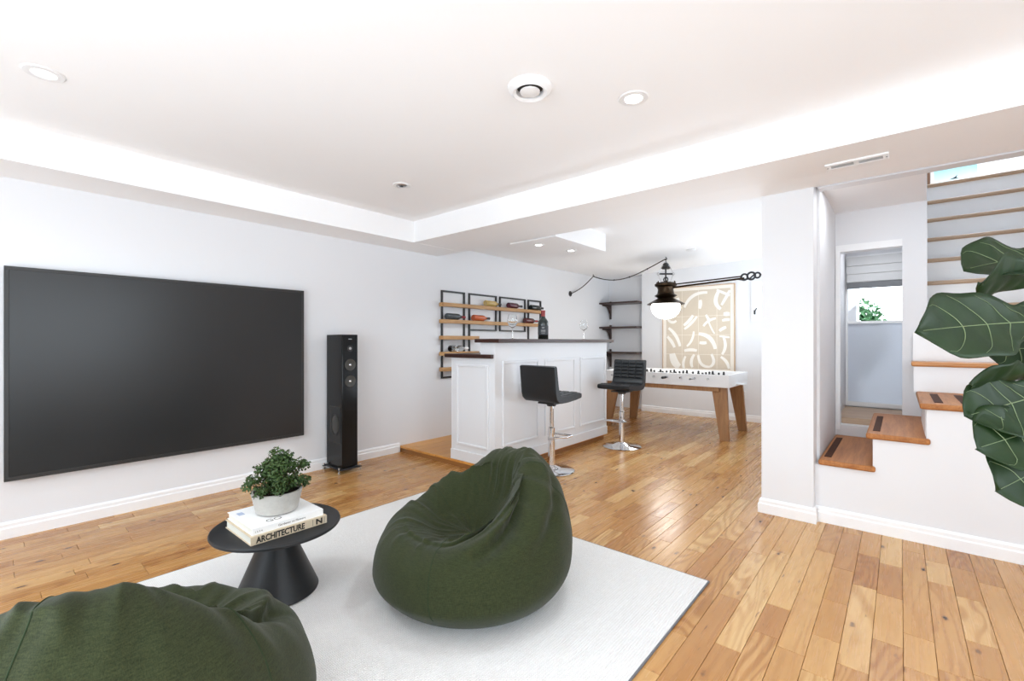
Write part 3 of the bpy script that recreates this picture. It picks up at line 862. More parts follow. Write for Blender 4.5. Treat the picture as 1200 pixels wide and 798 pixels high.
leaf_cloud(mb, 700, (0, 0, 0.135), (0.10, 0.10, 0.055), 0.009, 77)
tag(mb.build('foliage', 'shrub_leaf', pl, smooth=False, fix=False), kind='stuff')

# ------------------------------------------------------------------ bean bags
def cr(p0, p1, p2, p3, t):
    return 0.5 * ((2 * p1) + (-p0 + p2) * t + (2 * p0 - 5 * p1 + 4 * p2 - p3) * t * t + (-p0 + 3 * p1 - 3 * p2 + p3) * t ** 3)
def spline(pts, u):
    n = len(pts) - 1
    f = min(max(u, 0), 0.99999) * n
    i = int(f); t = f - i
    g = lambda k: pts[min(max(k, 0), n)]
    return tuple(cr(g(i - 1)[d], g(i)[d], g(i + 1)[d], g(i + 2)[d], t) for d in (0, 1))
def beanbag_point(a, u, P, seed):
    """a: azimuth (0 = open front), u: 0 bottom centre .. 1 seat centre"""
    back = (1 - math.cos(a)) / 2                 # 0 front .. 1 back
    k = back ** P['sharp']; k = k * k * (3 - 2 * k) * 0.5 + k * 0.5
    R = P['R'] * (1 + 0.05 * math.sin(a) ** 2)
    h = P['front'] + (P['back'] - P['front']) * k
    lean = P['lean'] * k
    seat_z = P['seat']
    pts = [(0.0, 0.0), (R * 0.45, 0.0), (R * 0.80, 0.012), (R * 0.985, h * 0.20 + 0.02 * (1 - k)), (R * (1.0 + 0.02 * k), h * 0.46),
           (R * (0.93 - 0.06 * k) + lean, h * 0.76), (R * (0.76 - 0.14 * k) + lean, h * 0.965), (R * (0.58 - 0.12 * k) + lean * 0.9, h * (0.95 - 0.01 * k)),
           (R * 0.36 + lean * 0.4, seat_z + (h - seat_z) * (0.30 + 0.14 * k)), (R * 0.14, seat_z + 0.008), (0.0, seat_z)]
    r, z = spline(pts, u)
    # gathered folds along the rim and lazy dents on the body
    rim = math.exp(-((u - 0.70) / 0.13) ** 2)
    aw_ = a + 0.5 * noise.noise(Vector((u * 5.0, seed, 2.0)))
    g1 = math.sin(aw_ * 17 + 3.0 * noise.noise(Vector((math.cos(a) * 2.0, math.sin(a) * 2.0, seed))))
    gm = 0.5 + 0.5 * noise.noise(Vector((math.cos(a) * 2.2 + seed, math.sin(a) * 2.2, 4.0 + u * 2)))
    g2 = math.sin(aw_ * 41 + 5.0 * noise.noise(Vector((math.cos(a) * 3.0, math.sin(a) * 3.0, seed + 5))))
    rid = 1 - abs(noise.noise(Vector((math.cos(a) * 2.6, math.sin(a) * 2.6 + seed, u * 4.0 + 3)))) * 2.2
    big = noise.noise(Vector((math.cos(a) * 1.5 + seed, math.sin(a) * 1.5, u * 3)))
    d = (0.011 * g1 * gm + 0.0050 * g2 * gm) * rim + 0.026 * (max(rid, 0) ** 2 - 0.4) * rim + 0.020 * big * min(1, u * 3)
    d += 0.0045 * math.sin(aw_ * 23) * gm * back * math.exp(-((u - 0.54) / 0.14) ** 2)
    # crossing creases where back and arms meet
    for (ca, cu, wa, wu, dep, sl) in P['creases']:
        da = (a - ca + PI) % (2 * PI) - PI
        e = math.exp(-(da / wa) ** 2)
        q = (u - cu - sl * da) / wu
        d -= dep * math.exp(-q * q) * e
        q2 = (u - cu - sl * da - 1.8 * wu) / (1.3 * wu)
        d += 0.7 * dep * math.exp(-q2 * q2) * e
    ground = min(1.0, max(0.0, (u - 0.22) * 9))
    r += d * ground * (1 if u < 0.82 else 0.5) * (1 if r > 0.08 else r / 0.08)
    z += d * ground * (0.9 if u > 0.55 else max(0, (u - 0.35) * 4.5)) * (1 - 0.6 * max(0, (u - 0.85) / 0.15))
    return (r * math.cos(a), r * math.sin(a), max(z, 0.0))
def beanbag(label, loc, face, P, seed, seams):
    NA, NU = 220, 150
    mb = MB(); vs = []; fs = []
    vs.append(beanbag_point(0, 0, P, seed))
    for j in range(1, NU):
        for i in range(NA):
            vs.append(beanbag_point(2 * PI * i / NA, j / NU, P, seed))
    top = beanbag_point(0, 1, P, seed); vs.append((0, 0, top[2]))
    for i in range(NA):
        fs.append((0, 1 + (i + 1) % NA, 1 + i))
        last = 1 + (NU - 2) * NA
        fs.append((last + i, last + (i + 1) % NA, len(vs) - 1))
    for j in range(NU - 2):
        for i in range(NA):
            p = 1 + j * NA
            fs.append((p + i, p + (i + 1) % NA, p + NA + (i + 1) % NA, p + NA + i))
    mb.add(vs, fs)
    o = mb.build('bean_bag', 'green_linen', None, angle=180)
    o.location = loc; o.rotation_euler = (0, 0, face)
    tag(o, label, 'bean bag', 'green bean bags')
    for (a0, a1, u0, u1) in seams:
        path = []
        for k in range(40):
            f = k / 39
            path.append(beanbag_point(a0 + (a1 - a0) * f, u0 + (u1 - u0) * f, P, seed))
        MB().tube(path, 0.0020, 6).build('seam', 'linen_seam', o)
    return o
P1 = dict(R=0.475, front=0.325, back=0.635, lean=0.01, seat=0.235, sharp=1.5,
          creases=[(1.75, 0.58, 0.45, 0.026, 0.046, 0.10), (2.05, 0.655, 0.50, 0.022, 0.042, 0.06), (2.45, 0.73, 0.42, 0.020, 0.034, 0.04), (2.25, 0.50, 0.45, 0.026, 0.022, 0.10), (1.3, 0.66, 0.35, 0.016, 0.022, 0.10),
                   (-1.7, 0.60, 0.45, 0.03, 0.03, -0.10), (-2.1, 0.68, 0.5, 0.026, 0.024, -0.06), (0.4, 0.62, 0.7, 0.02, 0.010, 0.0)])
imgR = math.atan2(Rv.y, Rv.x)
# front directions are angles in the room
beanbag('dark green linen bean bag standing whole in the middle of the rug', (-1.62, 1.60, RZ + 0.001), imgR + math.radians(205), P1, 2.3,
        [(0.9, 0.75, 0.30, 0.8), (2.55, 2.5, 0.30, 0.66), (-1.2, -1.3, 0.30, 0.75), (-2.7, -2.6, 0.30, 0.66)])
P2 = dict(R=0.475, front=0.34, back=0.645, lean=0.0, seat=0.26, sharp=2.4,
          creases=[(1.75, 0.60, 0.5, 0.03, 0.034, 0.10), (2.1, 0.68, 0.5, 0.026, 0.026, 0.06), (-1.75, 0.60, 0.5, 0.03, 0.04, -0.10), (-2.05, 0.68, 0.45, 0.026, 0.03, -0.06), (-2.5, 0.72, 0.45, 0.024, 0.018, -0.04)])
beanbag('dark green linen bean bag cut off by the lower left corner', (-1.635, 0.245, RZ + 0.001), imgR + math.radians(115), P2, 9.1,
        [(3.05, 2.95, 0.30, 0.70), (-2.2, -2.1, 0.30, 0.68), (1.2, 1.1, 0.30, 0.7)])

# ------------------------------------------------------------------ bar on its platform
PH = 0.067
pf = thing('bar_platform', 'low wooden platform under the white bar', 'platform', (-3.44, 4.0, 0))
ox, oy = 3.44, -4.0
fr = MB()
fr.box(-4.148 + ox, 3.0 + oy, 0, -2.79 + ox, 3.03 + oy, PH - 0.022).box(-4.148 + ox, 5.0 + oy, 0, -2.79 + ox, 5.03 + oy, PH - 0.022)
fr.box(-2.83 + ox, 3.03 + oy, 0, -2.79 + ox, 5.0 + oy, PH - 0.022).box(-4.148 + ox, 3.03 + oy, 0, -4.10 + ox, 5.0 + oy, PH - 0.022)
fr.build('frame', 'platform_side', pf, 0, False)
xb = -4.148
for k in range(7):
    w = (-2.775 + 4.148) / 7
    MB().box(xb + ox, 2.985 + oy, PH - 0.022, xb + w - 0.0015 + ox, 5.03 + oy, PH).build('board', 'platform_wood', pf, 0.002, False)
    xb += w
t = thing('home_bar', 'white panelled home bar with a raised front on the platform', 'bar', (-3.04, 4.03, PH))
bx0, bx1, by0, by1 = -3.325, -2.751, 3.0, 5.03
def L(x, y): return (x + 3.04, y - 4.03)
def bxw(mb, x0, y0, z0, x1, y1, z1):
    a = L(x0, y0); b_ = L(x1, y1); return mb.box(a[0], a[1], z0 - PH, b_[0], b_[1], z1 - PH)
bxw(MB(), bx0, by0, PH, -2.93, by1, 1.045).build('cabinet', 'bar_paint', t, 0.002, False)
bxw(MB(), -2.93, by0, PH, bx1, by1, 1.188).build('raised_front', 'bar_paint', t, 0.002, False)
# base boards
bxw(MB(), bx1, by0 - 0.012, PH, bx1 + 0.012, by1, 0.165).build('base_board', 'bar_paint', t, 0.004, False)
bxw(MB(), bx0, by0 - 0.012, PH, bx1, by0, 0.165).build('base_board', 'bar_paint', t, 0.004, False)
# panels: a moulding frame around a raised field
def panel_long(y0, y1, z0, z1):
    m = 0.026
    p = MB()
    bxw(p, bx1, y0, z0, bx1 + 0.014, y0 + m, z1); bxw(p, bx1, y1 - m, z0, bx1 + 0.014, y1, z1)
    bxw(p, bx1, y0 + m, z0, bx1 + 0.014, y1 - m, z0 + m); bxw(p, bx1, y0 + m, z1 - m, bx1 + 0.014, y1 - m, z1)
    pn = p.build('moulding', 'bar_paint', t, 0.006, False)
    bxw(MB(), bx1, y0 + m, z0 + m, bx1 + 0.003, y1 - m, z1 - m).build('panel', 'bar_paint', t, 0, False)
for (a, b_) in ((3.095, 3.64), (3.745, 4.305), (4.415, 4.985)):
    panel_long(a, b_, 0.24, 1.02)
p = MB(); m = 0.026
for (a, b_, c_, d_) in ((-3.25, -3.25 + m, 0.215, 0.985), (-2.825 - m, -2.825, 0.215, 0.985), (-3.25 + m, -2.825 - m, 0.215, 0.215 + m), (-3.25 + m, -2.825 - m, 0.985 - m, 0.985)):
    bxw(p, a, by0 - 0.014, c_, b_, by0, d_)
p.build('moulding', 'bar_paint', t, 0.006, False)
bxw(MB(), -3.25 + m, by0 - 0.003, 0.215 + m, -2.825 - m, by0, 0.985 - m).build('panel', 'bar_paint', t, 0, False)
o = MB().box(-0.085, -1.065, 0, 0.215, 1.04, 0.034).build('mahogany_counter', 'mahogany', None, 0.004)
o.location = (-2.88, 4.02, 1.1885); tag(o, 'long dark mahogany bar top along the raised front', 'bar top')
o = MB().prism([(-0.25, -1.068), (0.372, -1.068), (0.372, -1.032), (0.203, -1.032), (0.203, 1.0), (-0.25, 1.0)], 'z', 0, 0.036).build('worktop', 'mahogany', None, 0.004)
o.location = (-3.135, 4.03, 1.0455); tag(o, 'low dark worktop at the near end of the bar', 'worktop')
BT = 1.2225

# ------------------------------------------------------------------ bar stools
def make_stool(label, tufted):
    s = thing('bar_stool', label, 'bar stool', (0, 0, 0), 0, 'chrome and black bar stools')
    MB().lathe([(0.0, 0.0), (0.212, 0.0), (0.215, 0.006), (0.205, 0.012), (0.10, 0.020), (0.070, 0.036), (0.036, 0.050), (0.031, 0.052)], 56, cap=False).build('base_disc', 'chrome', s)
    MB().lathe([(0.031, 0.05), (0.031, 0.40), (0.028, 0.404), (0.022, 0.406), (0.022, 0.63)], 24).build('column', 'chrome', s)
    MB().lathe([(0.034, 0.285), (0.034, 0.315)], 24).build('collar', 'brushed_steel', s)
    # foot rest towards the front (+Y)
    MB().tube([(-0.02, 0.03, 0.30), (-0.10, 0.10, 0.305), (-0.115, 0.17, 0.31), (0.115, 0.17, 0.31), (0.10, 0.10, 0.305), (0.02, 0.03, 0.30)], 0.010, 10).build('foot_rest', 'chrome', s)
    MB().box(-0.09, -0.09, 0.625, 0.09, 0.09, 0.640).lathe([(0.04, 0.60), (0.05, 0.625)], 20).build('seat_plate', 'black_metal', s, 0.002)
    # one bent upholstered shell: seat, curve, back
    W2 = 0.195
    prof = [(0.215, 0.685), (0.208, 0.668), (0.12, 0.655), (0.0, 0.645), (-0.10, 0.645), (-0.155, 0.655), (-0.190, 0.685), (-0.205, 0.73), (-0.214, 0.82), (-0.222, 0.90), (-0.230, 0.975)]
    inner = [(0.212, 0.712), (0.19, 0.722), (0.12, 0.716), (0.0, 0.708), (-0.08, 0.708), (-0.115, 0.716), (-0.138, 0.736), (-0.150, 0.77), (-0.163, 0.83), (-0.175, 0.90), (-0.185, 0.968)]
    seat = MB()
    ncol = 24
    outer = prof; n = len(outer)
    ring = outer + [(-0.208, 0.984)] + inner[::-1]
    vs = []; fs = []
    for c in range(ncol + 1):
        x_ = -W2 + 2 * W2 * c / ncol
        e = min(1, (W2 - abs(x_)) / 0.018); e = 0.82 + 0.18 * math.sqrt(max(0, 1 - (1 - e) ** 2))
        for k, (y_, z_) in enumerate(ring):
            if k < n: pc = inner[k] if k < len(inner) else inner[-1]
            elif k == n: pc = inner[-1]
            else: pc = outer[2 * n - k]
            if k >= n + 1: pc = outer[len(ring) - 1 - k]
            my, mz = (y_ + pc[0]) / 2, (z_ + pc[1]) / 2
            vs.append((x_, my + (y_ - my) * e, mz + (z_ - mz) * e))
    m_ = len(ring)
    for c in range(ncol):
        for k in range(m_):
            k2 = (k + 1) % m_
            fs.append((c * m_ + k, c * m_ + k2, (c + 1) * m_ + k2, (c + 1) * m_ + k))
    fs.append(tuple(range(m_))); fs.append(tuple(ncol * m_ + k for k in range(m_ - 1, -1, -1)))
    seat.add(vs, fs)
    sh = seat.build('seat_shell', 'leatherette', s, angle=50)
    # quilted pads on the inside of the back and the seat
    for r_ in range(5):
        for c in range(4):
            z0 = 0.775 + r_ * 0.040; z1 = z0 + 0.038
            def yat(z): 
                f = (z - 0.77) / (0.968 - 0.77); return -0.150 - 0.035 * f
            x0 = -0.178 + c * 0.0895; x1 = x0 + 0.087
            g = 0.010
            MB().hexa([(x0, yat(z0), z0), (x1, yat(z0), z0), (x1 - 0.012, yat(z0) + g, z0 + 0.010), (x0 + 0.012, yat(z0) + g, z0 + 0.010),
                       (x0, yat(z1), z1), (x1, yat(z1), z1), (x1 - 0.012, yat(z1) + g, z1 - 0.010), (x0 + 0.012, yat(z1) + g, z1 - 0.010)]).build('tuft', 'leatherette', sh, 0.003, False)
    for r_ in range(4):
        for c in range(4):
            x0 = -0.178 + c * 0.0895; x1 = x0 + 0.087; y0 = -0.085 + r_ * 0.068; y1 = y0 + 0.066
            def zat(y): return 0.708 + max(0, y) * 0.075
            MB().hexa([(x0, y0, zat(y0) - 0.001), (x1, y0, zat(y0) - 0.001), (x1, y1, zat(y1) - 0.001), (x0, y1, zat(y1) - 0.001),
                       (x0 + 0.012, y0 + 0.012, zat(y0) + 0.006), (x1 - 0.012, y0 + 0.012, zat(y0) + 0.006), (x1 - 0.012, y1 - 0.012, zat(y1) + 0.006), (x0 + 0.012, y1 - 0.012, zat(y1) + 0.006)]).build('tuft', 'leatherette', sh, 0.003, False)
    return s
s1 = make_stool('black and chrome bar stool seen from behind, nearest the green bean bag', True)
s1.location = (-2.47, 3.47, 0)
s2 = copy_tree(s1)
s2['label'] = 'black and chrome bar stool showing its quilted front, beside the games table'
s2.location = (-2.42, 4.78, 0); s2.rotation_euler = (0, 0, PI)

# ------------------------------------------------------------------ wall wine rack and bottles
RKX = XL
t = thing('wine_rack', 'black metal wine rack with oak rails on the wall behind the bar', 'wine rack', (RKX, 4.5, 0.75))
def frame(y0, y1, z0, z1, left=True):
    mb = MB(); w = 0.020; x0, x1 = 0.0, 0.022
    Y0, Y1, Z0, Z1 = y0 - 4.5, y1 - 4.5, z0 - 0.75, z1 - 0.75
    mb.box(x0, Y0, Z0, x1, Y0 + w, Z1).box(x0, Y1 - w, Z0, x1, Y1, Z1).box(x0, Y0 + w, Z0, x1, Y1 - w, Z0 + w).box(x0, Y0 + w, Z1 - w, x1, Y1 - w, Z1)
    return mb.build('frame', 'black_metal', t, 0.0015, False)
frame(3.575, 3.955, 0.76, 1.808)
frame(4.025, 4.545, 1.335, 1.808)
frame(4.605, 5.165, 1.335, 1.808)
frame(5.225, 5.540, 1.49, 1.808)
mb = MB()
for yy in (4.025, 5.225): mb.box(0, yy - 4.5, 0.01, 0.022, yy - 4.5 + 0.02, 0.585 if yy < 5 else 0.74)
mb.box(0, 4.045 - 4.5, 0.01, 0.022, 5.225 - 4.5, 0.03)
mb.build('lower_frame', 'black_metal', t, 0.0015, False)
mb = MB(); mb.box(0, 5.52 - 4.5, 0.01, 0.022, 5.54 - 4.5, 0.74); mb.box(0, 5.245 - 4.5, 0.01, 0.022, 5.52 - 4.5, 0.03); mb.build('lower_frame', 'black_metal', t, 0.0015, False)
rail_z = (1.612, 1.415, 1.222, 1.032, 0.848)
rail_y1 = (5.50, 5.42, 4.13, 4.13, 4.13)
for z_, y1 in zip(rail_z, rail_y1):
    MB().box(0.0225, 3.53 - 4.5, z_ - 0.75, 0.098, y1 - 4.5, z_ - 0.75 + 0.044).build('rail', 'oak_rack', t, 0.003, False)
def bottle_profile(s=1.0):
    return [(0.0, 0.004), (0.020, 0.0), (0.034, 0.0), (0.0375, 0.005), (0.0375, 0.165), (0.036, 0.185), (0.028, 0.205), (0.018, 0.222), (0.0145, 0.24), (0.0145, 0.255)]
def wine_bottle(label, body, foil, loc, rot, labelmat=None, group=None, s=1.0, printed=False, fat=1.0):
    b = thing('wine_bottle', label, 'bottle', loc, 0, group, rot)
    b.scale = (s * fat, s * fat, s)
    MB().lathe(bottle_profile(), 28, cap=False).build('glass_body', body, b)
    MB().lathe([(0.0150, 0.228), (0.0150, 0.288), (0.0165, 0.289), (0.0165, 0.299), (0.0135, 0.301), (0, 0.3012)], 24, cap=False).build('foil', foil, b)
    if labelmat:
        lb = MB().lathe([(0.0380, 0.045), (0.0380, 0.140)], 28, cap=False).build('paper_label', labelmat, b)
        if printed:
            ang = math.atan2(-3.86, 2.85) - rot[2]
            for (z0, z1, w) in ((0.112, 0.126, 0.25), (0.085, 0.096, 0.45), (0.072, 0.080, 0.45), (0.056, 0.062, 0.35)):
                vs = []; fs = []
                for k in range(7):
                    a_ = ang - w + 2 * w * k / 6
                    vs += [(0.0384 * math.cos(a_), 0.0384 * math.sin(a_), z0), (0.0384 * math.cos(a_), 0.0384 * math.sin(a_), z1)]
                for k in range(6): fs.append((2 * k, 2 * k + 2, 2 * k + 3, 2 * k + 1))
                MB().add(vs, fs).build('label_line', 'label_print', lb, 0, False)
    return b
G1 = 'bottles lying in the wine rack'
lay = (-PI / 2, 0, 0)
bz = lambda i: rail_z[i] + 0.0445 + 0.0376
bxp = XL + 0.064
wine_bottle('pale straw bottle with a dark neck lying on the top rail of the wine rack', 'bottle_straw', 'foil_dark', (bxp, 4.27, bz(0)), lay, None, G1)
wine_bottle('maroon bottle with a black neck lying on the top rail of the wine rack', 'bottle_maroon', 'foil_dark', (bxp, 4.72, bz(0)), lay, None, G1)
wine_bottle('dark bottle at the far right end of the top rail of the wine rack', 'bottle_dark', 'foil_dark', (bxp, 5.22, bz(0)), lay, None, G1)
wine_bottle('grey bottle with a red neck at the left end of the second rail', 'bottle_gray', 'foil_red', (bxp, 3.61, bz(1)), lay, None, G1)
wine_bottle('orange bottle with a black neck in the middle of the second rail', 'bottle_orange', 'foil_dark', (bxp, 4.05, bz(1)), lay, None, G1)
wine_bottle('dark red bottle at the right end of the second rail behind the wine glass', 'bottle_red', 'foil_red', (bxp, 5.08, bz(1)), lay, None, G1)
wine_bottle('clear bottle lying low in the wine rack above the worktop', 'clear_glass', 'paper_white', (bxp, 3.66, bz(3)), lay, None, G1)
wine_bottle('black wine bottle with a red neck and grey label standing on the bar top', 'bottle_dark', 'foil_red', (-2.85, 3.855, BT + 0.0002), (0, 0, 0), 'label_gray', None, 1.0, True, 1.45)
def wine_glass(label, loc, s):
    g = thing('wine_glass', label, 'wine glass', loc, 0, 'wine glasses on the bar top')
    g.scale = (s, s, s)
    MB().lathe([(0.0, 0.0005), (0.034, 0.0), (0.035, 0.0015), (0.012, 0.004), (0.0042, 0.010), (0.0036, 0.05), (0.0042, 0.092), (0.008, 0.099)], 28, cap=False).build('stem', 'clear_glass', g)
    MB().lathe([(0.0, 0.096), (0.010, 0.098), (0.030, 0.112), (0.042, 0.136), (0.044, 0.158), (0.040, 0.185), (0.034, 0.212), (0.0334, 0.212), (0.0392, 0.185), (0.0430, 0.158), (0.0410, 0.137), (0.029, 0.114), (0.010, 0.101), (0.0, 0.100)], 36, cap=False).build('bowl', 'clear_glass', g)
wine_glass('large wine glass on the bar top in front of the wine rack', (-2.86, 3.37, BT + 0.0002), 1.12)
wine_glass('wine glass at the far end of the bar top near the dark shelves', (-2.85, 4.66, BT + 0.0002), 1.08)

# ------------------------------------------------------------------ recess shelves
shelf_lab = ['uppermost dark wooden shelf in the corner recess', 'second dark shelf from the top in the corner recess', 'third dark shelf from the top in the corner recess', 'lowest dark shelf in the corner recess']
for i, z_ in enumerate((1.868, 1.432, 0.985, 0.545)):
    t = thing('wall_shelf', shelf_lab[i], 'shelf', (-3.76, 7.68, z_), 0, 'dark shelves in the recess')
    MB().prism([(-0.388, 0.0), (-0.388, -0.375), (0.335, -0.375), (0.335, -0.182), (0.335, 0.0)], 'z', 0, 0.028).build('board', 'shelf_wood', t, 0.003, False)
    # bracket: upright on the wall and a curved knee
    xk = -0.365
    kn = [(0.0, -0.002), (0.0, -0.26), (-0.028, -0.26), (-0.034, -0.17), (-0.075, -0.085), (-0.16, -0.035), (-0.30, -0.025), (-0.30, -0.002)]
    MB().prism(kn, 'x', xk, xk + 0.03).box(xk, -0.028, 0.0285, xk + 0.03, 0, 0.07).build('bracket', 'shelf_wood', t, 0.003, False)
    MB().prism([(0.0, -0.002), (0.0, -0.10), (-0.02, -0.10), (-0.10, -0.025), (-0.10, -0.002)], 'x', 0.30, 0.325).build('bracket', 'shelf_wood', t, 0.002, False)

# ------------------------------------------------------------------ pendant lamp with arm and swagged chain
LX, LY, LZ = -2.53, 6.335, 2.41
t = thing('pendant_lamp', 'antique bronze pendant lamp with a glowing white globe and long side arm', 'lamp', (LX, LY, 1.515))
z0 = 1.515
def lz(z): return z - z0
MB().lathe([(0.0, lz(1.515)), (0.06, lz(1.520)), (0.12, lz(1.545)), (0.175, lz(1.60)), (0.200, lz(1.665)), (0.196, lz(1.72)), (0.165, lz(1.752))], 48, cap=False).build('globe', 'globe_glow', t)
MB().lathe([(0.165, lz(1.768)), (0.255, lz(1.722)), (0.256, lz(1.728)), (0.13, lz(1.798)), (0.10, lz(1.81)), (0.155, lz(1.845)), (0.115, lz(1.875)), (0.105, lz(1.93)), (0.118, lz(1.965)), (0.148, lz(1.985)), (0.150, lz(2.01)), (0.11, lz(2.03)), (0.075, lz(2.04)), (0, lz(2.045))], 48, cap=False).build('gallery', 'bronze', t)
MB().lathe([(0.145, lz(1.735)), (0.172, lz(1.742)), (0.172, lz(1.762)), (0.14, lz(1.768))], 40, cap=False).build('fitter_ring', 'black_metal', t)
for k in range(6):
    a = k * PI / 3
    MB().lathe([(0.010, lz(2.012)), (0.013, lz(2.03)), (0.006, lz(2.045)), (0, lz(2.052))], 10, c=(0.128 * math.cos(a), 0.128 * math.sin(a), 0)).build('finial', 'bronze', t)
MB().lathe([(0.011, lz(2.04)), (0.011, lz(2.24))], 12).build('hanger_rod', 'black_metal', t)
MB().torus((0, 0, lz(2.075)), 0.03, 0.009, 20, 8, 'y').build('hanger_loop', 'black_metal', t)
MB().lathe([(0.052, lz(2.225)), (0.060, lz(2.235)), (0.052, lz(2.25)), (0.036, lz(2.275)), (0.040, lz(2.295)), (0.018, lz(2.312)), (0, lz(2.318))], 24).build('bell', 'black_metal', t)
bar = MB().tube([(-0.095 * Rv.x, -0.095 * Rv.y, lz(2.155)), (0.095 * Rv.x, 0.095 * Rv.y, lz(2.155))], 0.012, 10).build('cross_bar', 'black_metal', t)
for s_ in (-1, 1):
    MB().torus((s_ * 0.105 * Rv.x, s_ * 0.105 * Rv.y, lz(2.155)), 0.016, 0.006, 14, 6, 'y').build('ring', 'brushed_steel', bar)
    MB().tube([(s_ * 0.105 * Rv.x, s_ * 0.105 * Rv.y, lz(2.165)), (s_ * 0.05 * Rv.x, s_ * 0.05 * Rv.y, lz(2.27)), (0, 0, lz(2.345))], 0.004, 6).build('wire', 'brushed_steel', t)
    MB().tube([(s_ * 0.105 * Rv.x, s_ * 0.105 * Rv.y, lz(2.145)), (s_ * 0.06 * Rv.x, s_ * 0.06 * Rv.y, lz(2.03))], 0.004, 6).build('wire', 'brushed_steel', t)
def hook(z_top, drop):
    pts = [(0, 0, z_top), (0, 0, z_top - drop * 0.35)]
    for k in range(9):
        a = PI / 2 - k * PI * 1.45 / 8
        pts.append((0.014 * math.cos(a) * Rv.x, 0.014 * math.cos(a) * Rv.y, z_top - drop * 0.35 - 0.016 + 0.016 * math.sin(a)))
    return pts
MB().tube(hook(lz(2.405), 0.06), 0.006, 8).tube([(0, 0, lz(2.318)), (0, 0, lz(2.36))], 0.005, 8).build('ceiling_hook', 'black_metal', t)
# arm: two parallel rods to a scrolled end, continuing to its wall bracket behind the column
zA = lz(1.955)
MB().tube([(0.10, 0.0, zA), (1.02, 0.0, zA + 0.048)], 0.013, 10).tube([(0.10, 0.0, zA + 0.042), (1.0, 0.0, zA + 0.075)], 0.009, 10).build('arm', 'bronze', t)
arm_end = MB()
arm_end.torus((1.02, 0, zA + 0.062), 0.038, 0.012, 20, 8, 'y').torus((1.10, 0, zA + 0.070), 0.045, 0.013, 22, 8, 'y').torus((1.17, 0, zA + 0.072), 0.032, 0.012, 20, 8, 'y')
arm_end.tube([(0.93, 0, zA + 0.045), (1.0, 0, zA + 0.03), (1.08, 0, zA + 0.035), (1.15, 0, zA + 0.10)], 0.011, 8)
arm_end.build('scroll', 'black_metal', t)
MB().tube([(1.19, 0, zA + 0.075), (1.975, 0, zA + 0.09)], 0.010, 8).lathe([(0.045, 1.965), (0.045, 1.979)], 20, axis='x', c=(0, 0, zA + 0.09)).build('arm_bracket', 'bronze', t)
# swagged cord
sw = thing('swag_cord', 'dark braided cord swagged from a wall plate to the lamp hook', 'cord', (XL, 6.36, 1.985))
MB().lathe([(0.042, 0.0), (0.046, 0.004), (0.040, 0.012), (0.012, 0.020), (0.0, 0.021)], 24, axis='x').build('wall_plate', 'black_metal', sw)
hk = Vector((-4.02, 6.88, 2.315)) - Vector(sw.location)
he = Vector((LX, LY, 2.366)) - Vector(sw.location)
st_ = Vector((0.02, 0, 0))
path = []
for k in range(13):
    f = k / 12; p_ = st_.lerp(hk, f); p_.z -= 0.035 * math.sin(PI * f); path.append(p_)
for k in range(1, 29):
    f = k / 28; p_ = hk.lerp(he, f); p_.z -= 0.15 * math.sin(PI * f) * (1.25 - 0.5 * f); path.append(p_)
MB().tube(path, 0.0075, 7).build('cord', 'bronze', sw)
for f in (0.33, 0.55, 0.78):
    p_ = hk.lerp(he, f); p_.z -= 0.15 * math.sin(PI * f) * (1.25 - 0.5 * f)
    MB().lathe([(0.006, -0.012), (0.012, 0), (0.006, 0.012)], 10, c=tuple(p_)).build('knot', 'black_metal', sw)
MB().tube([(hk.x, hk.y, 2.352 - 1.985), (hk.x, hk.y, hk.z + 0.01), (hk.x + 0.02, hk.y, hk.z - 0.008), (hk.x + 0.012, hk.y + 0.01, hk.z + 0.012)], 0.006, 8).build('ceiling_hook', 'black_metal', sw)
lamp = bpy.data.lights.new('globe_lamp', 'POINT'); lamp.energy = 14; lamp.shadow_soft_size = 0.2; lamp.color = (1, 0.96, 0.9)
lo = bpy.data.objects.new('globe_lamp', lamp); COL.objects.link(lo); lo.parent = t; lo.location = (0, 0, -0.23)

# ------------------------------------------------------------------ table football
FX0, FX1, FY0, FY1, FZ0, FZ1 = -3.24, -1.556, 5.83, 6.70, 0.640, 0.792
fcx, fcy = (FX0 + FX1) / 2, (FY0 + FY1) / 2
t = thing('foosball_table', 'white table football game on splayed wooden legs', 'games table', (fcx, fcy, 0))
hx, hy = (FX1 - FX0) / 2, (FY1 - FY0) / 2
w = 0.035
MB().box(-hx, -hy, FZ0, hx, -hy + w, FZ1).box(-hx, hy - w, FZ0, hx, hy, FZ1).box(-hx, -hy + w, FZ0, -hx + w, hy - w, FZ1).box(hx - w, -hy + w, FZ0, hx, hy - w, FZ1).build('cabinet', 'white_plastic', t, 0.004, False)
MB().box(-hx + w, -hy + w, FZ0 + 0.01, hx - w, hy - w, FZ0 + 0.03).build('playing_field', 'paper_white', t, 0, False)
MB().box(-hx + 0.06, -hy + 0.02, FZ0 - 0.055, hx - 0.12, -hy + 0.05, FZ0).box(-hx + 0.06, hy - 0.05, FZ0 - 0.055, hx - 0.12, hy - 0.02, FZ0).box(-hx + 0.06, -hy + 0.05, FZ0 - 0.02, hx - 0.12, hy - 0.05, FZ0).build('apron', 'walnut_leg', t, 0.003, False)
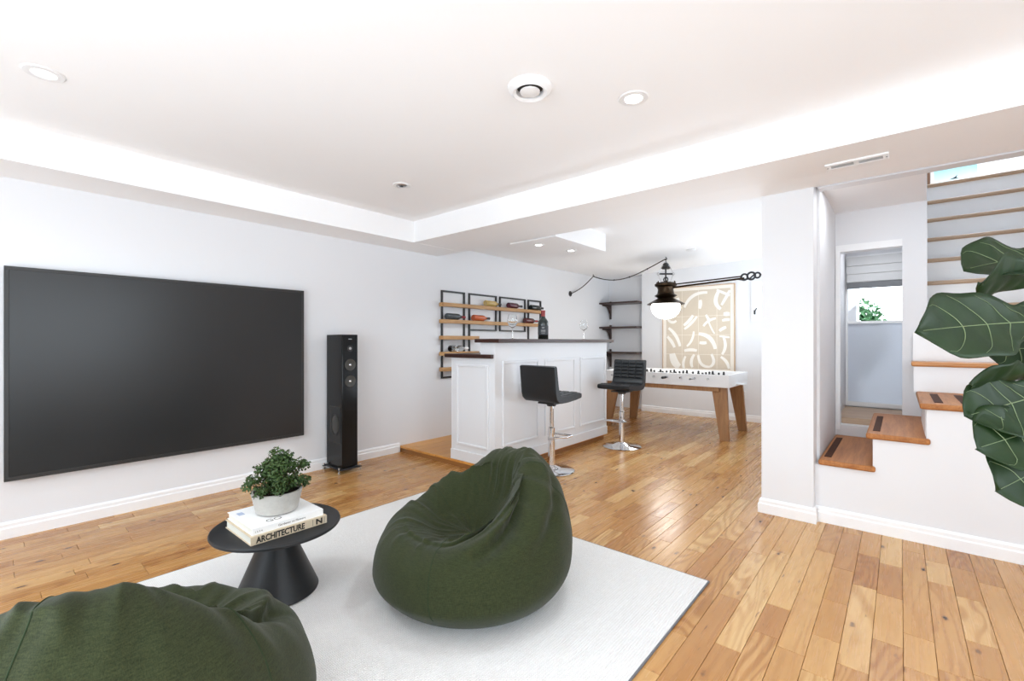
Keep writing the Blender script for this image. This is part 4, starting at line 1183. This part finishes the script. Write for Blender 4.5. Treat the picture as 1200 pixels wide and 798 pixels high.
for sx in (-1, 1):
    for sy in (-1, 1):
        y0 = sy * (hy - 0.065); y1 = sy * (hy + 0.005) - sy * 0.0
        tx0, tx1 = sx * (hx - 0.13) - 0.088, sx * (hx - 0.13) + 0.088
        bx0_, bx1_ = sx * (hx - 0.055) - 0.052, sx * (hx - 0.055) + 0.052
        ya, yb = sy * (hy - 0.10), sy * (hy - 0.05)
        lo_, hi_ = min(ya, yb), max(ya, yb)
        so = sy * 0.05
        MB().hexa([(bx0_, lo_ + so, 0), (bx1_, lo_ + so, 0), (bx1_, hi_ + so, 0), (bx0_, hi_ + so, 0), (tx0, lo_, FZ0 - 0.0005), (tx1, lo_, FZ0 - 0.0005), (tx1, hi_, FZ0 - 0.0005), (tx0, hi_, FZ0 - 0.0005)]).build('leg', 'walnut_leg', t, 0.004, False)
rod_x = [-0.62, -0.44, -0.27, -0.09, 0.09, 0.27, 0.44, 0.60]
for i, rx in enumerate(rod_x):
    near = i % 2 == 0
    zr_ = FZ0 + 0.098
    y0 = -hy - (0.17 if near else 0.045); y1 = hy + (0.045 if near else 0.17)
    rod = MB().tube([(rx, y0, zr_), (rx, y1, zr_)], 0.008, 10).build('rod', 'chrome', t)
    hy_ = (-hy - 0.17, -hy - 0.06) if near else (hy + 0.06, hy + 0.17)
    if near and i in (2, 4): MB().tube([(rx, hy_[0], zr_), (rx, hy_[0] + 0.02, zr_), (rx, hy_[1], zr_)], [0.015, 0.019, 0.017], 12).build('handle', 'black_matte', rod)
    else: MB().tube([(rx, hy_[0], zr_), (rx, hy_[1], zr_)], 0.012, 12).build('handle', 'brushed_steel', rod)
    MB().lathe([(0.014, 0), (0.014, 0.008)], 12, axis='y', c=(rx, (-hy - 0.0085), zr_)).build('bushing', 'brushed_steel', rod)
    for q in ((-0.22, 0.0, 0.22) if i in (0, 2, 5, 7) else (-0.28, -0.14, 0.0, 0.14, 0.28)):
        MB().box(rx - 0.012, q - 0.014, zr_ - 0.05, rx + 0.012, q + 0.014, zr_ + 0.028).lathe([(0.011, zr_ + 0.028), (0.015, zr_ + 0.040), (0.010, zr_ + 0.054), (0, zr_ + 0.056)], 10, c=(rx, q, 0)).build('player', 'black_matte', rod, 0, True)
MB().box(hx, -hy + 0.30, FZ0 + 0.02, hx + 0.09, -hy + 0.46, FZ0 + 0.035).build('ball_tray', 'white_plastic', t, 0.003, False)

# ------------------------------------------------------------------ abstract artwork
AX0, AX1, AZ0, AZ1 = -3.04, -1.91, 0.70, 2.085
t = thing('abstract_artwork', 'large beige artwork with white brush shapes on the end wall', 'artwork', ((AX0 + AX1) / 2, YB, AZ0))
aw, ah = (AX1 - AX0) / 2, AZ1 - AZ0
MB().box(-aw + 0.012, -0.026, 0.012, aw - 0.012, 0, ah - 0.012).build('canvas', 'mat_cream', t, 0, False)
MB().box(-aw, -0.036, 0, -aw + 0.014, 0, ah).box(aw - 0.014, -0.036, 0, aw, 0, ah).box(-aw + 0.014, -0.036, 0, aw - 0.014, 0, 0.014).box(-aw + 0.014, -0.036, ah - 0.014, aw - 0.014, 0, ah).build('frame', 'art_frame', t, 0.002, False)
mg = 0.065
cells_x = [(-aw + mg, -0.24), (-0.235, 0.02), (0.025, 0.30), (0.305, aw - mg)]
cells_z = [(mg, 0.29), (0.295, 0.60), (0.605, 0.90), (0.905, ah - mg)]
for (x0, x1) in cells_x:
    for (z0_, z1_) in cells_z:
        MB().box(x0, -0.0275, z0_, x1, -0.026, z1_).build('beige_block', 'canvas_beige', t, 0, False)
def stroke(pts, wd, lift):
    n = 28; vs = []; fs = []
    c = []
    for k in range(n + 1):
        f = k / n
        p_ = (pts[0][0] * (1 - f) ** 2 + 2 * pts[1][0] * f * (1 - f) + pts[2][0] * f * f, pts[0][1] * (1 - f) ** 2 + 2 * pts[1][1] * f * (1 - f) + pts[2][1] * f * f)
        c.append(p_)
    for k, p_ in enumerate(c):
        a = c[max(k - 1, 0)]; b_ = c[min(k + 1, n)]
        d = Vector((b_[0] - a[0], b_[1] - a[1])).normalized()
        ww = wd * (0.75 + 0.25 * math.sin(PI * k / n))
        for yy in (-0.0283 - lift, -0.0274):
            vs += [(p_[0] - d.y * ww, yy, p_[1] + d.x * ww), (p_[0] + d.y * ww, yy, p_[1] - d.x * ww)]
    for k in range(n):
        a = 4 * k; b_ = a + 4
        fs += [(a, a + 1, b_ + 1, b_), (a, b_, b_ + 2, a + 2), (a + 1, a + 3, b_ + 3, b_ + 1)]
    MB().add(vs, fs).build('brush_stroke', 'canvas_white', t, 0, False)
S = [([(-0.20, 1.05), (-0.10, 1.30), (0.16, 1.27)], 0.026), ([(0.04, 1.02), (0.06, 1.10), (0.05, 1.16)], 0.028), ([(0.34, 1.30), (0.22, 1.10), (0.36, 1.00)], 0.030),
     ([(0.30, 1.30), (0.42, 1.24), (0.49, 1.20)], 0.020), ([(0.37, 1.06), (0.44, 1.18), (0.49, 1.28)], 0.022), ([(-0.46, 1.06), (-0.38, 1.16), (-0.28, 1.20)], 0.030),
     ([(-0.21, 0.76), (-0.12, 0.82), (-0.06, 0.92)], 0.026), ([(-0.20, 0.70), (-0.08, 0.78), (0.00, 0.90)], 0.022), ([(0.10, 0.74), (0.16, 0.84), (0.29, 0.86)], 0.020), ([(0.14, 0.92), (0.16, 0.86), (0.20, 0.84)], 0.020),
     ([(0.40, 0.92), (0.44, 0.92), (0.49, 0.92)], 0.032), ([(0.38, 0.82), (0.44, 0.84), (0.49, 0.83)], 0.022), ([(-0.47, 0.86), (-0.40, 0.78), (-0.33, 0.84)], 0.022),
     ([(-0.46, 0.72), (-0.32, 0.62), (-0.27, 0.42)], 0.026), ([(-0.48, 0.58), (-0.40, 0.50), (-0.36, 0.40)], 0.026), ([(-0.16, 0.42), (-0.06, 0.50), (-0.05, 0.66)], 0.018), ([(0.03, 0.62), (0.24, 0.60), (0.28, 0.38)], 0.032), ([(0.04, 0.48), (0.10, 0.47), (0.15, 0.48)], 0.026),
     ([(-0.20, 0.345), (-0.10, 0.38), (0.00, 0.35)], 0.026), ([(0.40, 0.56), (0.46, 0.42), (0.38, 0.30)], 0.022), ([(0.34, 0.58), (0.42, 0.57), (0.49, 0.56)], 0.016), ([(0.34, 0.66), (0.38, 0.70), (0.44, 0.72)], 0.024),
     ([(-0.40, 0.30), (-0.38, 0.14), (-0.28, 0.08)], 0.060), ([(-0.18, 0.26), (-0.24, 0.14), (-0.20, 0.05)], 0.020), ([(-0.04, 0.29), (-0.12, 0.18), (-0.07, 0.08)], 0.022), ([(0.02, 0.28), (0.04, 0.08), (0.20, 0.10)], 0.022),
     ([(0.20, 0.10), (0.30, 0.16), (0.22, 0.30)], 0.022), ([(0.36, 0.26), (0.46, 0.20), (0.48, 0.08)], 0.022), ([(0.14, 0.92), (0.22, 0.68), (0.27, 0.62)], 0.012)]
for k_, (pts, wd) in enumerate(S): stroke(pts, wd, 0.00025 * k_)

# ------------------------------------------------------------------ fiddle-leaf fig at the right edge
def cpt(u, v, d):        # a point of the room seen at (u, v) at depth d: used to lay the branches out in room coordinates
    q = Rv * ((u - 600) / 535 * d) + Fv * d
    return Vector((q.x, q.y, 1.2 + (400 - v) / 535 * d))
FB = Vector((0.345, 1.805, 0))
fg = thing('fiddle_leaf_fig', 'tall fiddle-leaf fig with broad dark green leaves at the right edge', 'potted plant', tuple(FB))
MB().lathe([(0.0, 0.0), (0.075, 0.0), (0.082, 0.008), (0.098, 0.22), (0.100, 0.235), (0.092, 0.235), (0.090, 0.20), (0, 0.20)], 48, cap=False).build('pot', 'white_plastic', fg)
MB().lathe([(0, 0.212), (0.090, 0.205)], 32, cap=False).build('soil', 'soil', fg)
MB().tube([(0, 0, 0.20), (0.012, 0.006, 0.6), (-0.008, 0.004, 0.95), (0.006, 0.0, 1.3), (0.0, 0.0, 1.68)], [0.018, 0.016, 0.014, 0.011, 0.007], 12).build('trunk', 'stem_brown', fg)
def fig_leaf(base, tip, nrm, wd, droop=0.12, seed=0.0, fold=0.18):
    base = Vector(base) - FB; tip = Vector(tip) - FB
    ax = tip - base; Ln = ax.length; d = ax.normalized()
    n_ = Vector(nrm); n_ = (n_ - d * n_.dot(d)).normalized(); s = d.cross(n_)
    def width(f):
        core = 0.62 * math.exp(-((f - 0.28) / 0.17) ** 2) + 1.0 * math.exp(-((f - 0.76) / 0.28) ** 2)
        env = min(1, f / 0.10) ** 0.7 * min(1, max(0, (1 - f) / 0.10)) ** 0.5
        return wd / 2 * core * env
    def pt(f, q, up=0.0):
        wv = width(f)
        z = 4 * droop * Ln * f * (1 - f) * 0.5 - droop * Ln * f * f * 0.3
        z += fold * wv * abs(q) + 0.007 * math.sin(f * 16 + seed + (2 if q > 0 else 0)) * q * q
        z -= 0.006 * abs(math.sin(f * 21 + seed)) * (1 - abs(q)) * abs(q) * 3
        e = wv * (1 + 0.06 * math.sin(f * 27 + seed * 3 + (1.5 if q > 0 else 0)))
        return base + d * (f * Ln) + s * (q * e) + n_ * (z + up)
    NF, NQ = 34, 12
    vs = []; fs = []
    for i in range(NF + 1):
        f = 0.06 + 0.94 * i / NF
        for j in range(NQ + 1): vs.append(pt(f, -1 + 2 * j / NQ))
    for i in range(NF):
        for j in range(NQ):
            a = i * (NQ + 1) + j; fs.append((a, a + 1, a + NQ + 2, a + NQ + 1))
    lf = MB().add(vs, fs).build('leaf', 'fig_leaf', fg, angle=180, fix=False)
    so = lf.modifiers.new('thickness', 'SOLIDIFY'); so.thickness = 0.0016; so.offset = -1
    vb = MB()
    for up in (0.0008,):
        vb.tube([pt(0.03 + 0.94 * k / 24, 0, up) for k in range(25)], [0.0022 * (1 - 0.75 * k / 24) for k in range(25)], 6)
        for k in range(6):
            f0 = 0.16 + 0.125 * k
            for q in (-1, 1):
                vb.tube([pt(min(0.97, f0 + (0.02 + 0.11 * g) * g), q * g * 0.9, up) for g in [h / 9 for h in range(10)]], [0.0011 * (1 - 0.7 * h / 9) for h in range(10)], 5)
    vb.build('vein', 'fig_vein', lf)
    zc = base.z
    hub = Vector((0, 0, zc - 0.05))
    MB().tube([hub, hub.lerp(pt(0.08, 0), 0.5) + Vector((0, 0, 0.008)), pt(0.10, 0)], [0.005, 0.004, 0.003], 8).build('petiole', 'fig_vein', fg)
U = Vector((0, 0, 1)); Bk = -Fv
fig_leaf(cpt(1268, 312, 1.16), cpt(1137, 310, 1.10), U * 0.72 + Bk * 0.72, 0.155, 0.14, 0.3)
fig_leaf(cpt(1262, 322, 1.14), cpt(1146, 330, 1.05), U * 0.5 - Bk * 0.87, 0.115, 0.05, 1.7)
fig_leaf(cpt(1275, 377, 1.12), cpt(1079, 386, 1.00), U * 0.42 + Bk * 0.90, 0.170, 0.06, 2.9)
fig_leaf(cpt(1275, 412, 1.24), cpt(1150, 408, 1.26), U * 0.4 + Bk * 0.9, 0.15, 0.06, 4.1)
fig_leaf(cpt(1265, 434, 1.12), cpt(1136, 450, 1.06), U * 0.62 - Bk * 0.75, 0.105, 0.04, 5.0)
fig_leaf(cpt(1262, 452, 1.10), cpt(1137, 486, 1.05), U * 0.45 + Bk * 0.88, 0.155, 0.08, 6.2)
fig_leaf(cpt(1266, 488, 1.08), cpt(1149, 524, 1.02), U * 0.5 + Bk * 0.86, 0.155, 0.08, 7.3)
fig_leaf(cpt(1268, 520, 1.06), cpt(1172, 574, 1.00), U * 0.5 + Bk * 0.86, 0.165, 0.08, 8.4)
# leaves on the side away from the camera's view
for k in range(9):
    a = imgR + (-1.5 + 0.22 * k); z_ = 0.72 + 0.11 * k
    bp = FB + Vector((0.06 * math.cos(a), 0.06 * math.sin(a), z_)); tp = FB + Vector((0.36 * math.cos(a), 0.36 * math.sin(a), z_ + 0.05))
    fig_leaf(bp, tp, U * 0.9 - Vector((math.cos(a), math.sin(a), 0)) * 0.2, 0.19, 0.16, k * 1.3)
